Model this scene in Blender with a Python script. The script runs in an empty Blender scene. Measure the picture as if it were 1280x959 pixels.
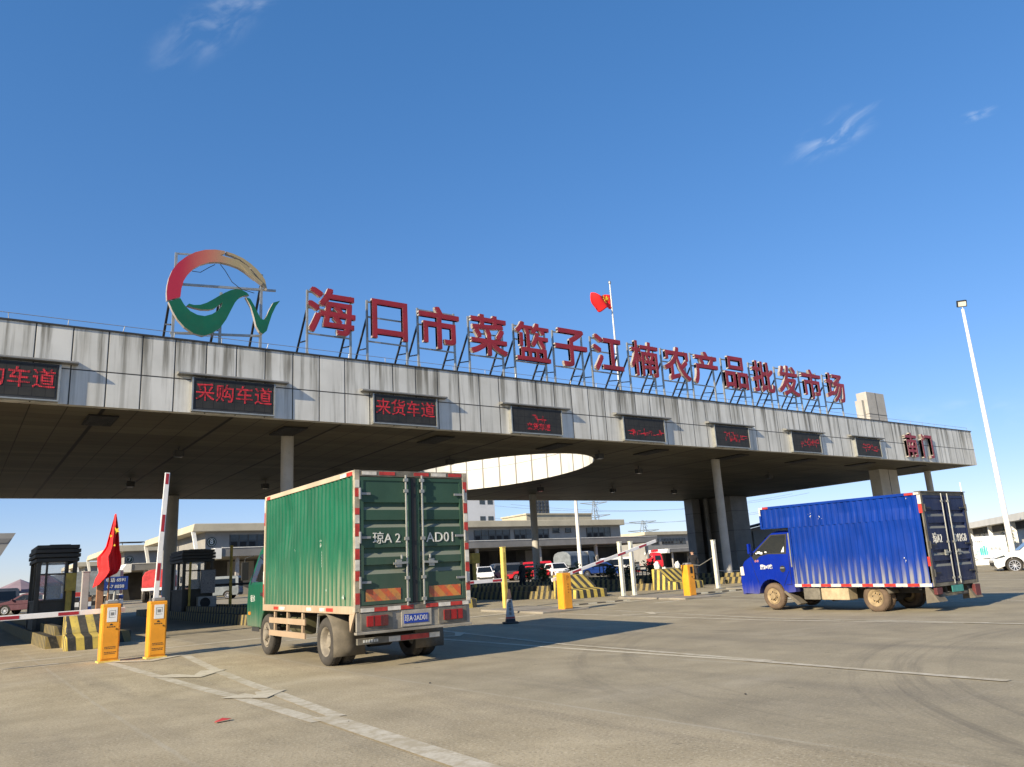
import bpy, bmesh, math, random
from mathutils import Vector, Matrix
from mathutils.geometry import tessellate_polygon
random.seed(7)
R = math.radians
PI = math.pi
sc = bpy.context.scene
COL = sc.collection

# ------------------------------------------------------------------ camera, sky, sun, exposure
cd = bpy.data.cameras.new('camera')
cd.sensor_width = 36.0
cd.lens = 976.99 / 1280 * 36
cd.clip_start = 0.1
cd.clip_end = 6000
cam = bpy.data.objects.new('camera', cd)
COL.objects.link(cam)
cam.matrix_world = Matrix(((0.81783, -0.09131, -0.56817, 0), (-0.57257, -0.22792, -0.78754, 0),
                           (-0.05758, 0.96939, -0.23868, 1.28), (0, 0, 0, 1)))
sc.camera = cam

SUN_EL, SUN_AZ = R(25), R(13.5)
to_sun = Vector((-math.cos(SUN_AZ) * math.cos(SUN_EL), -math.sin(SUN_AZ) * math.cos(SUN_EL), math.sin(SUN_EL)))
sl = bpy.data.lights.new('sun', 'SUN')
sl.energy = 5.0
sl.angle = R(0.55)
sl.color = (1.0, 0.87, 0.66)
so = bpy.data.objects.new('sun', sl)
COL.objects.link(so)
so.rotation_euler = to_sun.to_track_quat('Z', 'Y').to_euler()
so.location = to_sun * 60

sc.view_settings.view_transform = 'Standard'
sc.view_settings.look = 'None'
sc.view_settings.exposure = 0.75
sc.view_settings.gamma = 1.0
sc.view_settings.use_curve_mapping = False
sc.cycles.max_bounces = 8
sc.cycles.use_denoising = True


class G:
    """small helper around a node tree"""
    def __init__(self, nt):
        self.nt = nt
        nt.nodes.clear()

    def n(self, t, **kw):
        nd = self.nt.nodes.new(t)
        for k, v in kw.items():
            setattr(nd, k, v)
        return nd

    def put(self, sock, v):
        if hasattr(v, 'is_output'):
            self.nt.links.new(v, sock)
        elif v is not None:
            if sock.type == 'RGBA' and len(v) == 3:
                v = (*v, 1)
            sock.default_value = v

    def math(self, op, a, b=None, c=None, clamp=False):
        nd = self.n('ShaderNodeMath', operation=op, use_clamp=clamp)
        for i, v in enumerate((a, b, c)):
            if v is not None:
                self.put(nd.inputs[i], v)
        return nd.outputs[0]

    def mul(self, a, b): return self.math('MULTIPLY', a, b)
    def add(self, a, b): return self.math('ADD', a, b)

    def coord(self, which='Object'):
        return self.n('ShaderNodeTexCoord').outputs[which]

    def sep(self, v):
        nd = self.n('ShaderNodeSeparateXYZ')
        self.put(nd.inputs[0], v)
        return nd.outputs

    def comb(self, x, y, z):
        nd = self.n('ShaderNodeCombineXYZ')
        for i, v in enumerate((x, y, z)):
            self.put(nd.inputs[i], v)
        return nd.outputs[0]

    def scale(self, v, s):
        nd = self.n('ShaderNodeVectorMath', operation='MULTIPLY')
        self.put(nd.inputs[0], v)
        self.put(nd.inputs[1], s)
        return nd.outputs[0]

    def noise(self, vec, scale, detail=4.0, rough=0.55, dist=0.0):
        nd = self.n('ShaderNodeTexNoise')
        self.put(nd.inputs['Vector'], vec)
        nd.inputs['Scale'].default_value = scale
        nd.inputs['Detail'].default_value = detail
        nd.inputs['Roughness'].default_value = rough
        nd.inputs['Distortion'].default_value = dist
        return nd.outputs[0]

    def step(self, v, lo, hi, a=0.0, b=1.0):
        nd = self.n('ShaderNodeMapRange', interpolation_type='SMOOTHSTEP')
        self.put(nd.inputs[0], v)
        nd.inputs[1].default_value = lo
        nd.inputs[2].default_value = hi
        nd.inputs[3].default_value = a
        nd.inputs[4].default_value = b
        return nd.outputs[0]

    def mix(self, f, a, b, mode='MIX'):
        nd = self.n('ShaderNodeMix', data_type='RGBA', blend_type=mode)
        self.put(nd.inputs[0], f)
        self.put(nd.inputs[6], a)
        self.put(nd.inputs[7], b)
        return nd.outputs[2]

    def line(self, v, period, width, phase=0.0):
        """1 on thin lines every period"""
        f = self.math('FRACT', self.math('DIVIDE', self.add(v, phase), period))
        d = self.math('ABSOLUTE', self.math('SUBTRACT', f, 0.5))
        return self.step(d, 0.5 - width / period, 0.5 - 0.45 * width / period)

    def bump(self, h, strength, dist=0.01):
        nd = self.n('ShaderNodeBump')
        self.put(nd.inputs['Height'], h)
        nd.inputs['Strength'].default_value = strength
        nd.inputs['Distance'].default_value = dist
        return nd.outputs[0]

    def out(self, base, rough=0.6, metal=0.0, normal=None, emit=None, estr=0.0, alpha=None, spec=None, trans=None):
        b = self.n('ShaderNodeBsdfPrincipled')
        self.put(b.inputs['Base Color'], base)
        self.put(b.inputs['Roughness'], rough)
        self.put(b.inputs['Metallic'], metal)
        if normal is not None: self.put(b.inputs['Normal'], normal)
        if spec is not None: self.put(b.inputs['Specular IOR Level'], spec)
        if trans is not None: self.put(b.inputs['Transmission Weight'], trans)
        if alpha is not None: self.put(b.inputs['Alpha'], alpha)
        if emit is not None:
            self.put(b.inputs['Emission Color'], emit)
            self.put(b.inputs['Emission Strength'], estr)
        o = self.n('ShaderNodeOutputMaterial')
        self.nt.links.new(b.outputs[0], o.inputs[0])


world = bpy.data.worlds.new('World')
sc.world = world
world.use_nodes = True
g = G(world.node_tree)
sky = g.n('ShaderNodeTexSky', sky_type='NISHITA')
sky.sun_disc = False
sky.sun_elevation = SUN_EL
sky.sun_rotation = R(256.5)
sky.altitude = 0
sky.air_density = 1.0
sky.dust_density = 0.0
sky.ozone_density = 4.0
dirv = g.n('ShaderNodeTexCoord').outputs['Generated']
hsv = g.n('ShaderNodeHueSaturation')
hsv.inputs['Hue'].default_value = 0.5
hsv.inputs['Saturation'].default_value = 1.25
hsv.inputs['Value'].default_value = 1.0
g.put(hsv.inputs['Color'], sky.outputs[0])
gam = g.n('ShaderNodeGamma')
gam.inputs['Gamma'].default_value = 0.68
g.put(gam.inputs['Color'], hsv.outputs[0])
skycol = g.mix(1.0, gam.outputs[0], (0.88, 0.87, 1.085), 'MULTIPLY')


def wisp(col, centre, axis, length, width, thick, scale, seed):
    """a thin cirrus streak at a direction of the sky"""
    c = Vector(centre).normalized()
    a = (Vector(axis) - c * Vector(axis).dot(c)).normalized()
    b = c.cross(a)
    def dot(v):
        nd = g.n('ShaderNodeVectorMath', operation='DOT_PRODUCT')
        g.put(nd.inputs[0], dirv)
        nd.inputs[1].default_value = v
        return nd.outputs['Value']
    u, v, w = dot(a), dot(b), dot(c)
    e = g.math('SQRT', g.add(g.math('POWER', g.math('DIVIDE', u, length), 2.0), g.math('POWER', g.math('DIVIDE', v, width), 2.0)))
    m = g.mul(g.step(e, 0.1, 1.0, 1.0, 0.0), g.math('GREATER_THAN', w, 0.3))
    nz = g.noise(g.comb(g.mul(u, scale), g.mul(v, scale * 2.2), seed), 1.0, 5.0, 0.52, 0.5)
    f = g.mul(m, g.mul(g.step(nz, 0.40, 0.75), thick))
    return g.mix(f, col, (4.0, 4.3, 4.6))


def pix(x, y):
    d = cam.matrix_world.to_3x3() @ Vector(((x - 640) / 976.99, -(y - 479.5) / 976.99, -1))
    return d.normalized()


skycol = wisp(skycol, pix(1045, 166), pix(1085, 142) - pix(1005, 190), 0.07, 0.026, 0.32, 26, 1.3)
skycol = wisp(skycol, pix(262, 34), pix(300, 10) - pix(225, 60), 0.10, 0.035, 0.16, 22, 4.1)
skycol = wisp(skycol, pix(300, 5), pix(340, 0) - pix(270, 8), 0.05, 0.014, 0.22, 30, 2.2)
skycol = wisp(skycol, pix(1223, 143), pix(1240, 138) - pix(1210, 148), 0.022, 0.009, 0.25, 45, 8.2)
skycol = wisp(skycol, pix(1190, 520), pix(1260, 515) - pix(1120, 530), 0.16, 0.03, 0.13, 18, 6.2)
bg = g.n('ShaderNodeBackground')
g.put(bg.inputs[0], skycol)
bg.inputs[1].default_value = 0.15
wo = g.n('ShaderNodeOutputWorld')
g.nt.links.new(bg.outputs[0], wo.inputs[0])

# ------------------------------------------------------------------ materials
MATS = {}


def newmat(name):
    m = bpy.data.materials.new(name)
    m.use_nodes = True
    return m, G(m.node_tree)


def dusty_highlight(g, c, col, amt):  # pale dust and skylight highlight painted into the colour of upward-facing slopes
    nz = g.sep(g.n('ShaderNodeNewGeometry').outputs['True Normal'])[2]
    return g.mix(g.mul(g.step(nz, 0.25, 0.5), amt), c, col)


def paint(name, col, rough=0.5, metal=0.0, var=0.14, scale=2.5, grime=0.25, bump=0.0, spec=None):
    """paint with uneven tone, grime patches and a little roughness variation"""
    if name in MATS: return MATS[name]
    m, g = newmat(name)
    co = g.coord()
    n1 = g.noise(co, scale, 5)
    n2 = g.noise(co, scale * 7, 4, 0.7)
    lo = tuple(c * (1 - var) for c in col)
    hi = tuple(min(1, c * (1 + var)) for c in col)
    c = g.mix(g.step(n1, 0.3, 0.7), lo, hi)
    dirt = tuple(0.5 * x + y for x, y in zip(col, (0.03, 0.026, 0.02)))
    c = g.mix(g.mul(g.step(n2, 0.5, 0.75), grime), c, dirt)
    r = g.step(n2, 0.2, 0.8, max(0.05, rough - 0.1), min(1, rough + 0.12))
    g.out(c, r, metal, g.bump(n2, bump, 0.01) if bump else None, spec=spec)
    MATS[name] = m
    return m


def muddy(name, col, mud, z0, z1, rough=0.45, amount=0.8, axis='Y', rust=None, pitch=None):
    """vehicle panel paint that carries splashed road mud on its lower edge"""
    m, g = newmat(name)
    co = g.coord()
    x, y, z = g.sep(co)
    n0 = g.noise(co, 1.6, 5)
    n1 = g.noise(g.scale(co, (9, 9, 0.9)), 1.0, 5, 0.6)
    n2 = g.noise(co, 26, 4, 0.7)
    c = g.mix(g.step(n0, 0.3, 0.7), tuple(v * 0.88 for v in col), tuple(v * 1.12 for v in col))
    c = g.mix(g.mul(g.step(n1, 0.55, 0.8), 0.28), c, tuple(v * 0.65 + 0.012 for v in col))
    zz = g.add(z, g.mul(g.math('SUBTRACT', n1, 0.5), (z1 - z0) * 1.5))
    f = g.mul(g.step(zz, z0, z1, 1.0, 0.0), amount)
    if pitch:
        ph, per = pitch
        fr = g.math('FRACT', g.math('DIVIDE', g.add(y, ph), per))
        band = g.step(g.math('ABSOLUTE', g.math('SUBTRACT', fr, 0.5)), 0.20, 0.34)
        f = g.mul(f, g.add(g.mul(band, 0.9), 0.10))
    c = g.mix(f, c, mud)
    rs = g.noise(g.scale(co, (14, 14, 1.1)), 1.0, 5, 0.65)
    c = g.mix(g.mul(g.mul(g.step(rs, 0.60, 0.72), g.step(zz, z0, z1 * 1.15, 1.0, 0.0)), 0.45 if pitch else 0.2), c, (0.16, 0.085, 0.04))
    c = g.mix(g.mul(g.step(n2, 0.68, 0.76), 0.5 if rust else 0.2), c, rust or mud)
    if rust and not pitch: c = dusty_highlight(g, c, (0.26, 0.26, 0.21), 0.6)
    g.out(c, g.step(n1, 0.2, 0.9, rough - 0.1, rough + 0.25), 0.0, g.bump(n2, 0.05, 0.01), spec=0.22)
    MATS[name] = m
    return m


def stripes(name, a, b, period, slant=0.35, axis='X', rough=0.7, wear=0.4):
    m, g = newmat(name)
    co = g.coord()
    x, y, z = g.sep(co)
    if axis == 'XY':
        nx = g.math('ABSOLUTE', g.sep(g.n('ShaderNodeNewGeometry').outputs['True Normal'])[0])
        side = g.math('GREATER_THAN', nx, 0.6)
        xy = g.add(g.mul(x, g.math('SUBTRACT', 1.0, side)), g.mul(y, side))
    t = g.add(xy, g.mul(z, slant)) if axis == 'XY' else g.add(x if axis == 'X' else y, g.mul(z, slant))
    f = g.step(g.math('ABSOLUTE', g.math('SUBTRACT', g.math('FRACT', g.math('DIVIDE', t, period)), 0.5)), 0.235, 0.265)
    n = g.noise(co, 9, 5, 0.7)
    n2 = g.noise(co, 1.3, 4)
    c = g.mix(f, a, b)
    c = g.mix(g.mul(g.step(n, 0.48, 0.68), wear), c, (0.13, 0.115, 0.09))
    c = g.mix(g.mul(g.step(n2, 0.4, 0.75), 0.5), c, (0.10, 0.088, 0.06))
    g.out(c, rough, 0, g.bump(n, 0.2, 0.01))
    MATS[name] = m
    return m


GREEN = (0.003, 0.095, 0.048)
BLUE = (0.003, 0.020, 0.25)
MUD = (0.36, 0.30, 0.21)
white_steel = paint('white_steel', (0.62, 0.62, 0.60), 0.45, 0, 0.08, 3, 0.3)
grey_steel = paint('grey_steel', (0.30, 0.30, 0.29), 0.45, 0.4, 0.15, 4, 0.35)
dark_steel = paint('dark_steel', (0.045, 0.045, 0.045), 0.55, 0.3, 0.2, 4, 0.4)
black_plastic = paint('black_plastic', (0.018, 0.018, 0.018), 0.6, 0, 0.2, 4, 0.2)
chassis_m = paint('chassis', (0.035, 0.031, 0.026), 0.85, 0, 0.4, 3, 0.7)
rubber = paint('rubber', (0.045, 0.040, 0.034), 0.9, 0, 0.35, 3, 0.8, 0.15)
rubber_muddy = paint('rubber_muddy', (0.125, 0.085, 0.055), 0.95, 0, 0.35, 3, 0.7, 0.15)
rim_dusty = paint('rim_dusty', (0.23, 0.20, 0.155), 0.75, 0.1, 0.25, 5, 0.5)
rim_muddy = paint('rim_muddy', (0.30, 0.22, 0.12), 0.85, 0, 0.3, 5, 0.5)
alloy = paint('alloy', (0.6, 0.6, 0.62), 0.3, 0.8, 0.05, 3, 0.1)
zinc = paint('zinc', (0.36, 0.36, 0.33), 0.38, 0.55, 0.12, 5, 0.35)
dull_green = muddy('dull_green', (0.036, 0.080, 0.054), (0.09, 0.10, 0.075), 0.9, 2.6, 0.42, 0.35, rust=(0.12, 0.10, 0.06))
green_panel = muddy('green_panel', GREEN, (0.30, 0.29, 0.19), 0.80, 2.0, 0.52, 0.66, pitch=(0.0, 0.1739))
green_paint = muddy('green_paint', (0.004, 0.085, 0.045), (0.22, 0.22, 0.16), 0.4, 1.0, 0.32, 0.5)
blue_panel = muddy('blue_panel', (0.002, 0.030, 0.225), (0.30, 0.29, 0.25), 0.52, 1.30, 0.44, 0.85, pitch=(0.0, 0.166))
blue_paint = muddy('blue_paint', BLUE, (0.20, 0.19, 0.24), 0.2, 0.75, 0.24, 0.45)
navy_door = muddy('navy_door', (0.012, 0.021, 0.068), (0.07, 0.065, 0.06), 0.5, 1.6, 0.42, 0.25, rust=(0.14, 0.12, 0.09))
beige_rail = muddy('beige_rail', (0.44, 0.36, 0.26), (0.30, 0.19, 0.11), 0.5, 1.9, 0.7, 0.6, rust=(0.25, 0.09, 0.04))
frame_brown = paint('frame_brown', (0.15, 0.135, 0.105), 0.7, 0, 0.3, 5, 0.5)
mudflap_m = paint('mudflap', (0.135, 0.115, 0.085), 0.9, 0, 0.25, 4, 0.5)
tan_box = paint('tan_box', (0.42, 0.33, 0.2), 0.8, 0, 0.25, 4, 0.5)
ref_red = paint('reflector_red', (0.42, 0.035, 0.025), 0.4, 0, 0.25, 8, 0.4)
ref_white = paint('reflector_white', (0.62, 0.58, 0.50), 0.4, 0, 0.2, 8, 0.4)
white_letter = paint('white_letter', (0.60, 0.60, 0.56), 0.7, 0, 0.15, 12, 0.45)
plate_blue = paint('plate_blue', (0.012, 0.045, 0.30), 0.4, 0, 0.1, 8, 0.2)
plate_green = paint('plate_green', (0.05, 0.26, 0.22), 0.5, 0, 0.15, 8, 0.4)
sticker_orange = stripes('sticker_orange', (0.62, 0.11, 0.03), (0.60, 0.24, 0.05), 0.26, 1.0, 'X', 0.5, 0.5)
tape_tail = paint('tail_lens', (0.30, 0.012, 0.014), 0.2, 0, 0.1, 8, 0.15)
amber = paint('amber_lens', (0.75, 0.25, 0.02), 0.2, 0, 0.1, 8, 0.1)
lamp_clear = paint('lamp_clear', (0.66, 0.62, 0.52), 0.15, 0, 0.1, 8, 0.2)
glass_dark = paint('glass_dark', (0.010, 0.012, 0.012), 0.06, 0, 0.1, 2, 0.05)
glass_grey = paint('glass_grey', (0.05, 0.062, 0.07), 0.10, 0, 0.3, 0.8, 0.1)
interior_dark = paint('interior_dark', (0.012, 0.012, 0.013), 0.8, 0, 0.3, 2, 0.2)
orange_box = paint('orange_box', (0.80, 0.33, 0.022), 0.38, 0, 0.09, 3, 0.22)
yellow_steel = paint('yellow_steel', (0.68, 0.50, 0.12), 0.5, 0, 0.15, 4, 0.35)
dim_yellow = paint('dim_yellow', (0.42, 0.30, 0.05), 0.6, 0, 0.2, 4, 0.4)
cream_post = paint('cream_post', (0.66, 0.64, 0.52), 0.5, 0, 0.1, 4, 0.35)
arm_white = paint('arm_white', (0.78, 0.76, 0.74), 0.4, 0, 0.06, 3, 0.2)
arm_red = paint('arm_red', (0.36, 0.02, 0.03), 0.4, 0, 0.15, 6, 0.2)
paper = paint('paper', (0.80, 0.80, 0.78), 0.7, 0, 0.05, 4, 0.15)
ink = paint('ink', (0.05, 0.04, 0.03), 0.7, 0, 0.2, 8, 0.2)
faint_ink = paint('faint_ink', (0.42, 0.15, 0.015), 0.7, 0, 0.2, 8, 0.2)
kerb_m = stripes('striped_kerb', (0.27, 0.205, 0.07), (0.018, 0.018, 0.017), 0.38, 0.35, 'XY', 0.75, 0.6)
wedge_m = stripes('striped_block', (0.62, 0.46, 0.09), (0.03, 0.03, 0.026), 0.36, 0.12, 'XY', 0.7, 0.45)
pale_kerb_m = stripes('pale_striped_kerb', (0.66, 0.62, 0.48), (0.06, 0.055, 0.05), 0.8, 0.1, 'XY', 0.75, 0.4)
island_m = paint('island_concrete', (0.24, 0.215, 0.175), 0.9, 0, 0.2, 1.5, 0.4, 0.2)
wall_white = paint('wall_white', (0.76, 0.74, 0.68), 0.8, 0, 0.08, 0.6, 0.2)
wall_cream = paint('wall_cream', (0.46, 0.41, 0.30), 0.8, 0, 0.10, 0.4, 0.25)
wall_grey = paint('wall_grey', (0.27, 0.26, 0.24), 0.8, 0, 0.10, 0.5, 0.25)
wall_dark = paint('wall_dark', (0.055, 0.052, 0.048), 0.85, 0, 0.4, 0.5, 0.3)
canopy_grey = paint('canopy_grey', (0.20, 0.195, 0.185), 0.7, 0, 0.12, 0.6, 0.3)
concrete_col = paint('column_concrete', (0.40, 0.38, 0.34), 0.8, 0, 0.10, 1.2, 0.3)
core_panel = paint('core_panel', (0.17, 0.165, 0.155), 0.6, 0, 0.15, 1.0, 0.3)
booth_m = paint('booth_metal', (0.045, 0.039, 0.027), 0.6, 0.0, 0.25, 2, 0.4)
booth_roof_m = paint('booth_roof', (0.028, 0.027, 0.022), 0.6, 0.0, 0.25, 2, 0.4)
red_flag_m = paint('red_flag', (0.72, 0.012, 0.014), 0.75, 0, 0.12, 2, 0.1)
star_m = paint('star_yellow', (0.85, 0.62, 0.04), 0.7, 0, 0.08, 4, 0.1)
sign_red = paint('sign_red', (0.27, 0.016, 0.022), 0.42, 0, 0.18, 1.3, 0.3)
sign_side = paint('sign_side', (0.40, 0.36, 0.32), 0.45, 0.2, 0.12, 3, 0.35)
logo_green = paint('logo_green', (0.006, 0.105, 0.050), 0.38, 0, 0.15, 0.8, 0.15)
sign_blue = paint('sign_blue', (0.015, 0.05, 0.24), 0.5, 0, 0.15, 6, 0.2)
wood_brown = paint('wood_brown', (0.30, 0.15, 0.075), 0.8, 0, 0.25, 4, 0.4)
post_grey = paint('post_grey', (0.36, 0.335, 0.31), 0.8, 0, 0.15, 3, 0.3)
car_white = paint('car_white', (0.80, 0.79, 0.77), 0.22, 0, 0.02, 2, 0.06)
car_red = paint('car_red', (0.55, 0.02, 0.03), 0.25, 0, 0.05, 2, 0.1)
car_grey = paint('car_grey', (0.12, 0.125, 0.13), 0.3, 0.3, 0.1, 2, 0.2)
car_blue = paint('car_blue', (0.015, 0.05, 0.22), 0.3, 0, 0.1, 2, 0.2)
tarp_red = paint('tarp_red', (0.58, 0.05, 0.05), 0.8, 0, 0.25, 2, 0.3)
tarp_grey = paint('tarp_grey', (0.17, 0.19, 0.20), 0.8, 0, 0.25, 2, 0.3)
skin_m = paint('skin', (0.42, 0.24, 0.16), 0.6, 0, 0.08, 4, 0.1)
black_cloth = paint('black_cloth', (0.012, 0.012, 0.015), 0.9, 0, 0.3, 6, 0.2)
dark_cloth = paint('dark_cloth', (0.03, 0.028, 0.028), 0.9, 0, 0.3, 6, 0.2)
bag_white = paint('bag_white', (0.78, 0.77, 0.72), 0.5, 0, 0.06, 6, 0.1)
leaf_m = paint('leaf', (0.045, 0.085, 0.022), 0.6, 0, 0.5, 3, 0.3)
leaf_dark_m = paint('leaf_dark', (0.025, 0.038, 0.018), 0.7, 0, 0.5, 3, 0.3)
twig_m = paint('twig', (0.10, 0.075, 0.05), 0.9, 0, 0.3, 4, 0.3)
umbrella_pink = paint('umbrella_pink', (0.24, 0.175, 0.195), 0.8, 0, 0.15, 1, 0.2)
umbrella_maroon = paint('umbrella_maroon', (0.085, 0.028, 0.04), 0.8, 0, 0.15, 1, 0.2)
solar_dark = paint('roof_dark', (0.06, 0.065, 0.07), 0.6, 0, 0.2, 1, 0.3)


def fascia_material():
    m, g = newmat('fascia_panels')
    co = g.coord()
    x, y, z = g.sep(co)
    u = g.add(x, y)
    sv = g.comb(g.mul(u, 3.0), 0.0, g.mul(z, 0.14))
    n1 = g.noise(sv, 1.0, 6, 0.62)
    sv2 = g.comb(g.mul(u, 0.9), 3.0, g.mul(z, 0.10))
    n2 = g.noise(sv2, 1.0, 4, 0.6)
    n3 = g.noise(co, 1.1, 4)
    pid = g.math('FLOOR', g.math('DIVIDE', g.add(u, 0.75), 0.93))
    zid = g.math('FLOOR', g.math('DIVIDE', g.math('SUBTRACT', z, 7.76), 3.0))
    wn = g.n('ShaderNodeTexWhiteNoise', noise_dimensions='3D')
    g.put(wn.inputs[0], g.comb(pid, zid, 0.0))
    c = g.mix(wn.outputs[0], (0.60, 0.59, 0.54), (0.70, 0.69, 0.64))
    c = g.mix(g.mul(g.step(n3, 0.35, 0.75), 0.25), c, (0.33, 0.32, 0.28))
    top = g.step(z, 6.9, 9.0, 0.45, 1.0)
    c = g.mix(g.mul(g.step(n1, 0.46, 0.64), g.mul(top, 0.92)), c, (0.15, 0.138, 0.105))
    c = g.mix(g.mul(g.step(n2, 0.52, 0.72), g.mul(top, 0.5)), c, (0.22, 0.19, 0.13))
    jv = g.line(u, 0.93, 0.026, 0.75)
    jz = g.step(g.math('ABSOLUTE', g.math('SUBTRACT', z, 7.76)), 0.012, 0.022, 1.0, 0.0)
    j = g.math('MAXIMUM', jv, jz)
    c = g.mix(j, c, (0.03, 0.028, 0.024))
    g.out(c, 0.55, 0.15, g.bump(g.math('SUBTRACT', 1.0, j), 0.4, 0.02))
    return m


def soffit_material():
    m, g = newmat('soffit_panels')
    co = g.coord()
    x, y, z = g.sep(co)
    a = g.line(x, 3.72, 0.08, 0.4)
    a2 = g.line(x, 0.93, 0.022, 0.4)
    b = g.line(y, 0.62, 0.02, 0.2)
    n = g.noise(g.scale(co, (0.5, 0.5, 1)), 1.0, 5)
    n2 = g.noise(co, 7, 4)
    wn = g.n('ShaderNodeTexWhiteNoise', noise_dimensions='3D')
    g.put(wn.inputs[0], g.comb(g.math('FLOOR', g.math('DIVIDE', g.add(x, 0.4), 3.72)), g.math('FLOOR', g.math('DIVIDE', g.add(y, 0.2), 0.62)), 0.0))
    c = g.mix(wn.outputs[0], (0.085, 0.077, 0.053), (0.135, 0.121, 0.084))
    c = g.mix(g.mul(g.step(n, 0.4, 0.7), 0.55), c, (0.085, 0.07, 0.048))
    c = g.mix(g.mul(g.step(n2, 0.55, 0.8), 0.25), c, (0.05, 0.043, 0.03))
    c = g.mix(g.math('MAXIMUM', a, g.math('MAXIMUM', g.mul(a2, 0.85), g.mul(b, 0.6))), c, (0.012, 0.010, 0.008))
    g.out(c, 0.6, 0.0, spec=0.15)
    return m


def drum_material():
    m, g = newmat('skylight_lining')
    co = g.coord()
    x, y, z = g.sep(co)
    ang = g.math('ARCTAN2', g.math('SUBTRACT', y, 36.0), g.mul(g.math('SUBTRACT', x, 23.7), 1.7))
    a = g.line(ang, 2 * PI / 34, 0.012)
    b = g.step(g.math('ABSOLUTE', g.math('SUBTRACT', z, 7.95)), 0.012, 0.022, 1.0, 0.0)
    n = g.noise(g.scale(co, (1, 1, 0.3)), 2.0, 5)
    c = g.mix(g.step(n, 0.4, 0.8), (0.66, 0.65, 0.60), (0.56, 0.54, 0.47))
    c = g.mix(g.mul(g.math('MAXIMUM', a, b), 0.85), c, (0.12, 0.11, 0.10))
    g.out(c, 0.6)
    return m


def ground_material():
    m, g = newmat('concrete_ground')
    co = g.coord()
    x, y, z = g.sep(co)
    n1 = g.noise(co, 0.16, 5, 0.6)
    n2 = g.noise(co, 1.1, 6, 0.62)
    n3 = g.noise(co, 38, 4, 0.8)
    n4 = g.noise(co, 15, 5, 0.75)
    lane = g.noise(g.scale(co, (1.1, 0.10, 1)), 1.0, 5, 0.6)
    # two pours: a coarser paler slab near the left and smoother, darker, tyre-polished concrete beyond
    slab = g.step(g.add(x, g.mul(g.math('SUBTRACT', n2, 0.5), 0.5)), 4.9, 5.3)
    c_a = g.mix(g.step(n2, 0.3, 0.72), (0.345, 0.285, 0.180), (0.460, 0.385, 0.255))
    c_b = g.mix(g.step(n2, 0.3, 0.72), (0.285, 0.242, 0.160), (0.365, 0.312, 0.212))
    c = g.mix(slab, c_a, c_b)
    c = g.mix(g.mul(g.step(n1, 0.42, 0.68), 0.3), c, (0.18, 0.158, 0.12))
    c = g.mix(g.mul(g.step(lane, 0.46, 0.75), 0.45), c, (0.15, 0.132, 0.102))
    # aggregate
    agg = g.math('SUBTRACT', 1.0, g.mul(slab, 0.5))
    c = g.mix(g.mul(g.step(n3, 0.52, 0.72), g.mul(agg, 0.95)), c, (0.60, 0.53, 0.40))
    c = g.mix(g.mul(g.step(n3, 0.46, 0.30), g.mul(agg, 0.95)), c, (0.09, 0.075, 0.05))
    c = g.mix(g.mul(g.step(n4, 0.56, 0.70), 0.30), c, (0.15, 0.128, 0.092))
    c = g.mix(g.mul(g.step(n4, 0.44, 0.30), 0.35), c, (0.52, 0.46, 0.35))
    # turning tyre marks
    def rings(cx, cy, r0, r1, amt, c, k):
        dx = g.math('SUBTRACT', x, cx)
        dy = g.math('SUBTRACT', y, cy)
        rr = g.math('SQRT', g.add(g.mul(dx, dx), g.mul(dy, dy)))
        ang = g.math('ARCTAN2', dy, dx)
        rn = g.noise(g.comb(g.mul(rr, k), g.mul(ang, 1.3), 0.0), 1.0, 5, 0.7)
        band = g.mul(g.step(rr, r0, r0 + 0.5), g.step(rr, r1 - 0.5, r1, 1.0, 0.0))
        return g.mix(g.mul(g.mul(band, g.step(rn, 0.46, 0.68)), amt), c, (0.10, 0.088, 0.07))
    c = rings(13.5, -3.0, 8.6, 10.2, 0.45, c, 5.0)
    c = rings(15.0, -2.0, 6.3, 7.6, 0.55, c, 5.0)
    c = rings(17.0, 2.0, 10.6, 12.4, 0.25, c, 4.0)
    # slab joints
    wob = g.mul(g.math('SUBTRACT', g.noise(co, 2.5, 3), 0.5), 0.05)
    j1 = g.line(g.add(x, wob), 3.45, 0.035, 1.75)
    j2 = g.line(g.add(y, wob), 5.0, 0.035, 1.2)
    j = g.mul(g.math('MAXIMUM', j1, g.mul(j2, 0.25)), g.step(n2, 0.35, 0.6, 0.25, 0.75))
    c = g.mix(g.mul(j, 0.55), c, (0.42, 0.38, 0.30))
    oil = g.noise(g.scale(co, (0.55, 0.30, 1)), 1.0, 6, 0.68, 0.6)
    c = g.mix(g.mul(g.step(oil, 0.56, 0.74), 0.32), c, (0.135, 0.118, 0.088))
    pale = g.noise(g.scale(co, (0.22, 0.5, 1)), 1.0, 5, 0.62, 0.3)
    c = g.mix(g.mul(g.step(pale, 0.55, 0.75), 0.35), c, (0.50, 0.44, 0.33))
    spot = g.noise(co, 3.4, 2, 0.5)
    c = g.mix(g.mul(g.step(spot, 0.70, 0.76), 0.35), c, (0.11, 0.095, 0.07))
    h = g.add(g.mul(n3, 0.6), g.mul(n4, 0.5))
    g.out(c, g.step(n2, 0.2, 0.8, 0.75, 0.95), 0, g.bump(h, 0.5, 0.02), spec=0.25)
    return m


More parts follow.
